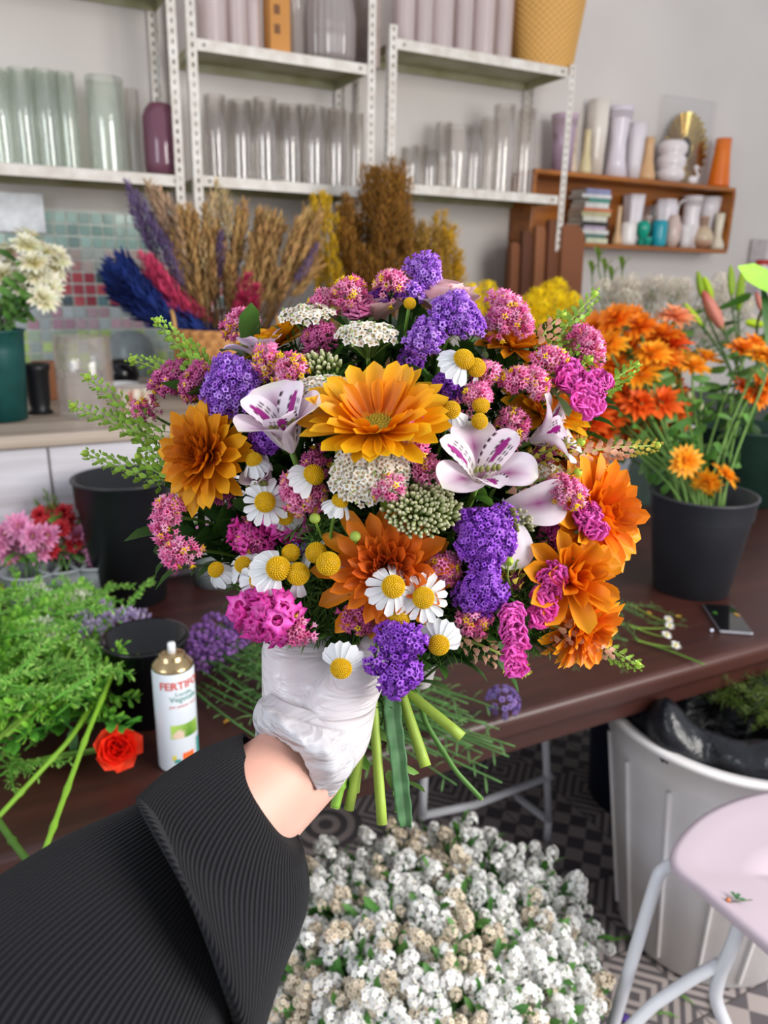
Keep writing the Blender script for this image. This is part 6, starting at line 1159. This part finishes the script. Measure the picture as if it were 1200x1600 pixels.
P = np.array(P)-np.array(lf.location); C = np.array([[mix(lin('7fa67c'), lin('4f8050'), .3+.5*(abs(v) > .15)+.1*sin(t*60)) for v in np.linspace(-1, 1, 9)] for t in tq]); ob = MB().add(*grid(P, C)).build('blade', LEAF, lf); sm_ = ob.modifiers.new('thick', 'SOLIDIFY'); sm_.thickness = .0004

# ================================================================== THE PERSON: arm, gloved hand, ribbed sleeve
person = thing('person', 'outstretched arm in a black ribbed sleeve and white glove gripping the bouquet stems', 'person', D(460, 1220, .46))
PL = np.array(person.location)
SKIN = solid('skin', 'd2a698', .5, 0, .03, 6, sss=.12, col2='d29c88')
def gm():
    m, N, L, b = new_mat('vinyl_glove'); b.inputs['Base Color'].default_value = (*lin('d6cfd2'), 1); b.inputs['Roughness'].default_value = .32; b.inputs['Subsurface Weight'].default_value = .3; b.inputs['Subsurface Radius'].default_value = (.012, .008, .006); b.inputs['Subsurface Scale'].default_value = 1
    at = N.new('ShaderNodeTexCoord'); mp = N.new('ShaderNodeMapping'); mp.inputs['Rotation'].default_value = (0, .45, R(27)); mp.inputs['Scale'].default_value = (10, 26, 85)
    nz = N.new('ShaderNodeTexNoise'); nz.inputs['Scale'].default_value = 1; nz.inputs['Detail'].default_value = 3; nz.inputs['Distortion'].default_value = .8; L.new(at.outputs['Object'], mp.inputs[0]); L.new(mp.outputs[0], nz.inputs[0])
    bp = N.new('ShaderNodeBump'); bp.inputs['Strength'].default_value = 1; bp.inputs['Distance'].default_value = .007; L.new(nz.outputs[0], bp.inputs['Height']); L.new(bp.outputs[0], b.inputs['Normal']); return m
GLOVE = gm()
def chain(mb, pts, radii, n=14, flat=1):                        # tapered limb segment with ball ends
    P = np.array([D(*p) for p in pts])-PL; t = np.linspace(0, 1, len(P)); tq = np.linspace(0, 1, 5*len(P)); Q = np.stack([np.interp(tq, t, P[:, i]) for i in range(3)], 1); rr = np.interp(tq, t, radii)
    for _ in range(3): Q[1:-1] = (Q[:-2]+Q[1:-1]*2+Q[2:])/4
    tube(mb, Q, rr, n, (.5, .5, .5), True, flat)
    for e, r_ in ((Q[0], rr[0]), (Q[-1], rr[-1])): mb.add(*ballT(r_*.98, 14, 9), M=T4(*e))
def hand(mb, g=0.0):                                            # g: thickness added over the skin
    # palm, back of the hand towards the holder's left; fingers wrap behind the stems, thumb in front
    for (a, b, r0, r1) in (((470, 1190, .475), (455, 1010, .515), .020, .018), ((490, 1180, .475), (490, 985, .525), .021, .019), ((510, 1165, .478), (525, 985, .530), .021, .019), ((525, 1150, .482), (556, 1000, .528), .020, .018), ((505, 1175, .488), (510, 1050, .54), .020, .018)):
        m_ = tuple((np.array(a)+np.array(b))/2); chain(mb, [a, m_, b], [r0+g, (r0+r1)/2+.001+g, r1+g])
    for k, (x, y, d0) in enumerate(((462, 985, .525), (492, 962, .535), (522, 975, .545), (545, 1010, .55))):   # knuckles, index nearest the flowers
        L_ = (1.0, 1.1, 1.02, .82)[k]; yy = (985, 1005, 1028, 1050)[k]; r_ = (.0098, .0100, .0095, .0085)[k]
        chain(mb, [(x, y, d0), (x+34*L_, yy-12, d0+.040), (x+90*L_, yy, .592), (x+128*L_, yy+6, .578), (x+140*L_, yy+10, .560)], [r_*1.35+g, r_*1.15+g, r_+g, r_*.92+g, r_*.78+g])
    chain(mb, [(515, 1120, .480), (545, 1085, .478), (572, 1040, .486), (598, 1012, .496), (618, 1002, .506)], [.019+g, .0165+g, .0135+g, .0115+g, .0095+g])   # thumb
bm_ = MB(); hand(bm_)
chain(bm_, [(180, 1430, .385), (330, 1300, .425), (415, 1228, .452), (470, 1180, .476)], [.042, .034, .0275, .025], 24)
chain(bm_, [(210, 1450, .395), (345, 1322, .43), (430, 1252, .46), (490, 1190, .482)], [.040, .031, .0245, .024], 24)
bo = bm_.build('body', SKIN, person); m = bo.modifiers.new('fuse', 'REMESH'); m.mode = 'VOXEL'; m.voxel_size = .0028; m.use_smooth_shade = True; m = bo.modifiers.new('soft', 'SMOOTH'); m.iterations = 14; m.factor = .6
gl = MB(); hand(gl, .0022); go = gl.build('glove', GLOVE, person, label='thin white disposable glove'); m = go.modifiers.new('fuse', 'REMESH'); m.mode = 'VOXEL'; m.voxel_size = .0024; m.use_smooth_shade = True; m = go.modifiers.new('soft', 'SMOOTH'); m.iterations = 10; m.factor = .6
def ring(L, Rr, dep, thick, n=72, sh=(0, 0), dL=0, dR=0):
    """ring seen edge-on from L to R; thick = half depth; sh = how far (px) its near side slides along the limb"""
    a = D(L[0], L[1], dep+dL); b = D(Rr[0], Rr[1], dep+dR); c = (a+b)/2; h = (b-a)/2; th = np.linspace(0, 2*pi, n, endpoint=False); S_ = (RT*sh[0]-UP*sh[1])*dep/1200
    return np.array([c+h*cos(t)-FW*thick*sin(t)+S_*sin(t) for t in th])
def loft(rings, n_sub, name, mat, wr=None, solid_=.0012, parent=person, label=None, lab=None, ribs=None):
    A = np.array(rings); k = len(A); t = np.linspace(0, k-1, n_sub); out = []
    for q in t:
        i = min(int(q), k-2); f = q-i; p0, p1, p2, p3 = A[max(i-1, 0)], A[i], A[i+1], A[min(i+2, k-1)]
        out.append(.5*((2*p1)+(-p0+p2)*f+(2*p0-5*p1+4*p2-p3)*f*f+(-p0+3*p1-3*p2+p3)*f**3))
    P = np.array(out)-PL
    if wr: cen = P.mean(1, keepdims=True); u = P-cen; u /= np.linalg.norm(u, axis=2, keepdims=True); P = P+u*wr(np.linspace(0, 1, n_sub)[:, None], np.linspace(0, 2*pi, P.shape[1], endpoint=False)[None])[..., None]
    m_, n_ = P.shape[:2]; pat = np.zeros((m_, n_, 3)); pat[..., 0] = np.linspace(0, 1, m_)[:, None]; pat[..., 1] = np.linspace(0, 1, n_, endpoint=False)[None]
    mb = MB(); V, F, C = grid(P, (.5, .5, .5), True); mb.add(V, F, C, P=pat.reshape(-1, 3)+1e-6); o = mb.build(name, mat, parent, label=label)
    s_ = o.modifiers.new('cloth', 'SOLIDIFY'); s_.thickness = solid_; s_.offset = 0; return o
GC = gm(); GC.name = 'vinyl_glove_cuff'
loft([ring((424, 1078), (566, 1112), .490, .026), ring((414, 1088), (562, 1128), .487, .031), ring((402, 1100), (556, 1152), .482, .036, sh=(12, -18)), ring((399, 1124), (546, 1198), .472, .038, sh=(26, -34)), ring((404, 1146), (520, 1236), .468, .036, sh=(34, -46)), ring((420, 1162), (482, 1252), .468, .030, sh=(30, -46))], 46, 'glove_cuff', GC,
     lambda t, a: .0016*np.sin(7*a+9*t)*t+.0012*np.sin(13*a-14*t)*t+.0008*np.sin(23*a+t*5)*t, .0006, label='flared loose cuff of the white glove')
def knit(name, along, cnt):
    m, N, L, b = new_mat(name); b.inputs['Roughness'].default_value = .9; b.inputs['Sheen Weight'].default_value = .05; b.inputs['Specular IOR Level'].default_value = .15
    at = N.new('ShaderNodeAttribute'); at.attribute_name = 'pat'; sp = N.new('ShaderNodeSeparateXYZ'); L.new(at.outputs['Vector'], sp.inputs[0])
    tc = N.new('ShaderNodeTexCoord'); wob = N.new('ShaderNodeTexNoise'); wob.inputs['Scale'].default_value = 9; L.new(tc.outputs['Object'], wob.inputs[0])
    def ma(op, a, b_=None):
        n = N.new('ShaderNodeMath'); n.operation = op
        for i, v in enumerate((a, b_)):
            if v is None: continue
            if isinstance(v, (int, float)): n.inputs[i].default_value = v
            else: L.new(v, n.inputs[i])
        return n.outputs[0]
    ang = ma('ADD', ma('MULTIPLY', sp.outputs[1], 2*pi*cnt), ma('ADD', ma('MULTIPLY', sp.outputs[0], along), ma('MULTIPLY', wob.outputs[0], 7.0)))
    s_ = ma('SINE', ang); h = ma('MULTIPLY', ma('ADD', s_, 1), .5)
    mx = N.new('ShaderNodeMix'); mx.data_type = 'RGBA'; L.new(h, mx.inputs[0]); mx.inputs[6].default_value = (*lin('0b0b0e'), 1); mx.inputs[7].default_value = (*lin('232328'), 1); L.new(mx.outputs[2], b.inputs['Base Color'])
    n2 = N.new('ShaderNodeTexNoise'); n2.inputs['Scale'].default_value = 900; L.new(tc.outputs['Object'], n2.inputs[0])
    bp = N.new('ShaderNodeBump'); bp.inputs['Strength'].default_value = .9; bp.inputs['Distance'].default_value = .0012; L.new(ma('ADD', h, ma('MULTIPLY', n2.outputs[0], .5)), bp.inputs['Height']); L.new(bp.outputs[0], b.inputs['Normal']); return m
slv = loft([ring((-420, 1720), (160, 2250), .27, .050), ring((-150, 1470), (330, 1900), .31, .050), ring((0, 1378), (350, 1610), .345, .047), ring((110, 1306), (375, 1500), .375, .044), ring((225, 1248), (385, 1420), .405, .040), ring((300, 1212), (400, 1362), .425, .036)], 60, 'sleeve', knit('black_ribbed_knit', 14, 120),
     lambda t, a: .0012*np.sin(5*a+t*9)+.0010*np.sin(3*a-7*t), .0016)
cf = loft([ring((379, 1156), (436, 1287), .452, .031, sh=(14, 8)), ring((345, 1166), (462, 1312), .440, .034, sh=(16, 6)), ring((295, 1188), (474, 1345), .424, .040, sh=(10, 8)), ring((250, 1216), (478, 1420), .408, .046, sh=(6, -4)), ring((222, 1246), (440, 1520), .393, .050, sh=(34, -34)), ring((220, 1258), (392, 1640), .385, .051, sh=(64, -56)), ring((236, 1272), (370, 1640), .388, .046, sh=(60, -50))], 64, 'sleeve_cuff', knit('black_ribbed_cuff', 60, 105),
     lambda t, a: .0016*np.sin(3*a+t*6)*t+.0012*np.sin(4*a-5*t)*t, .0022, label='loose turned-back cuff of the black sleeve')
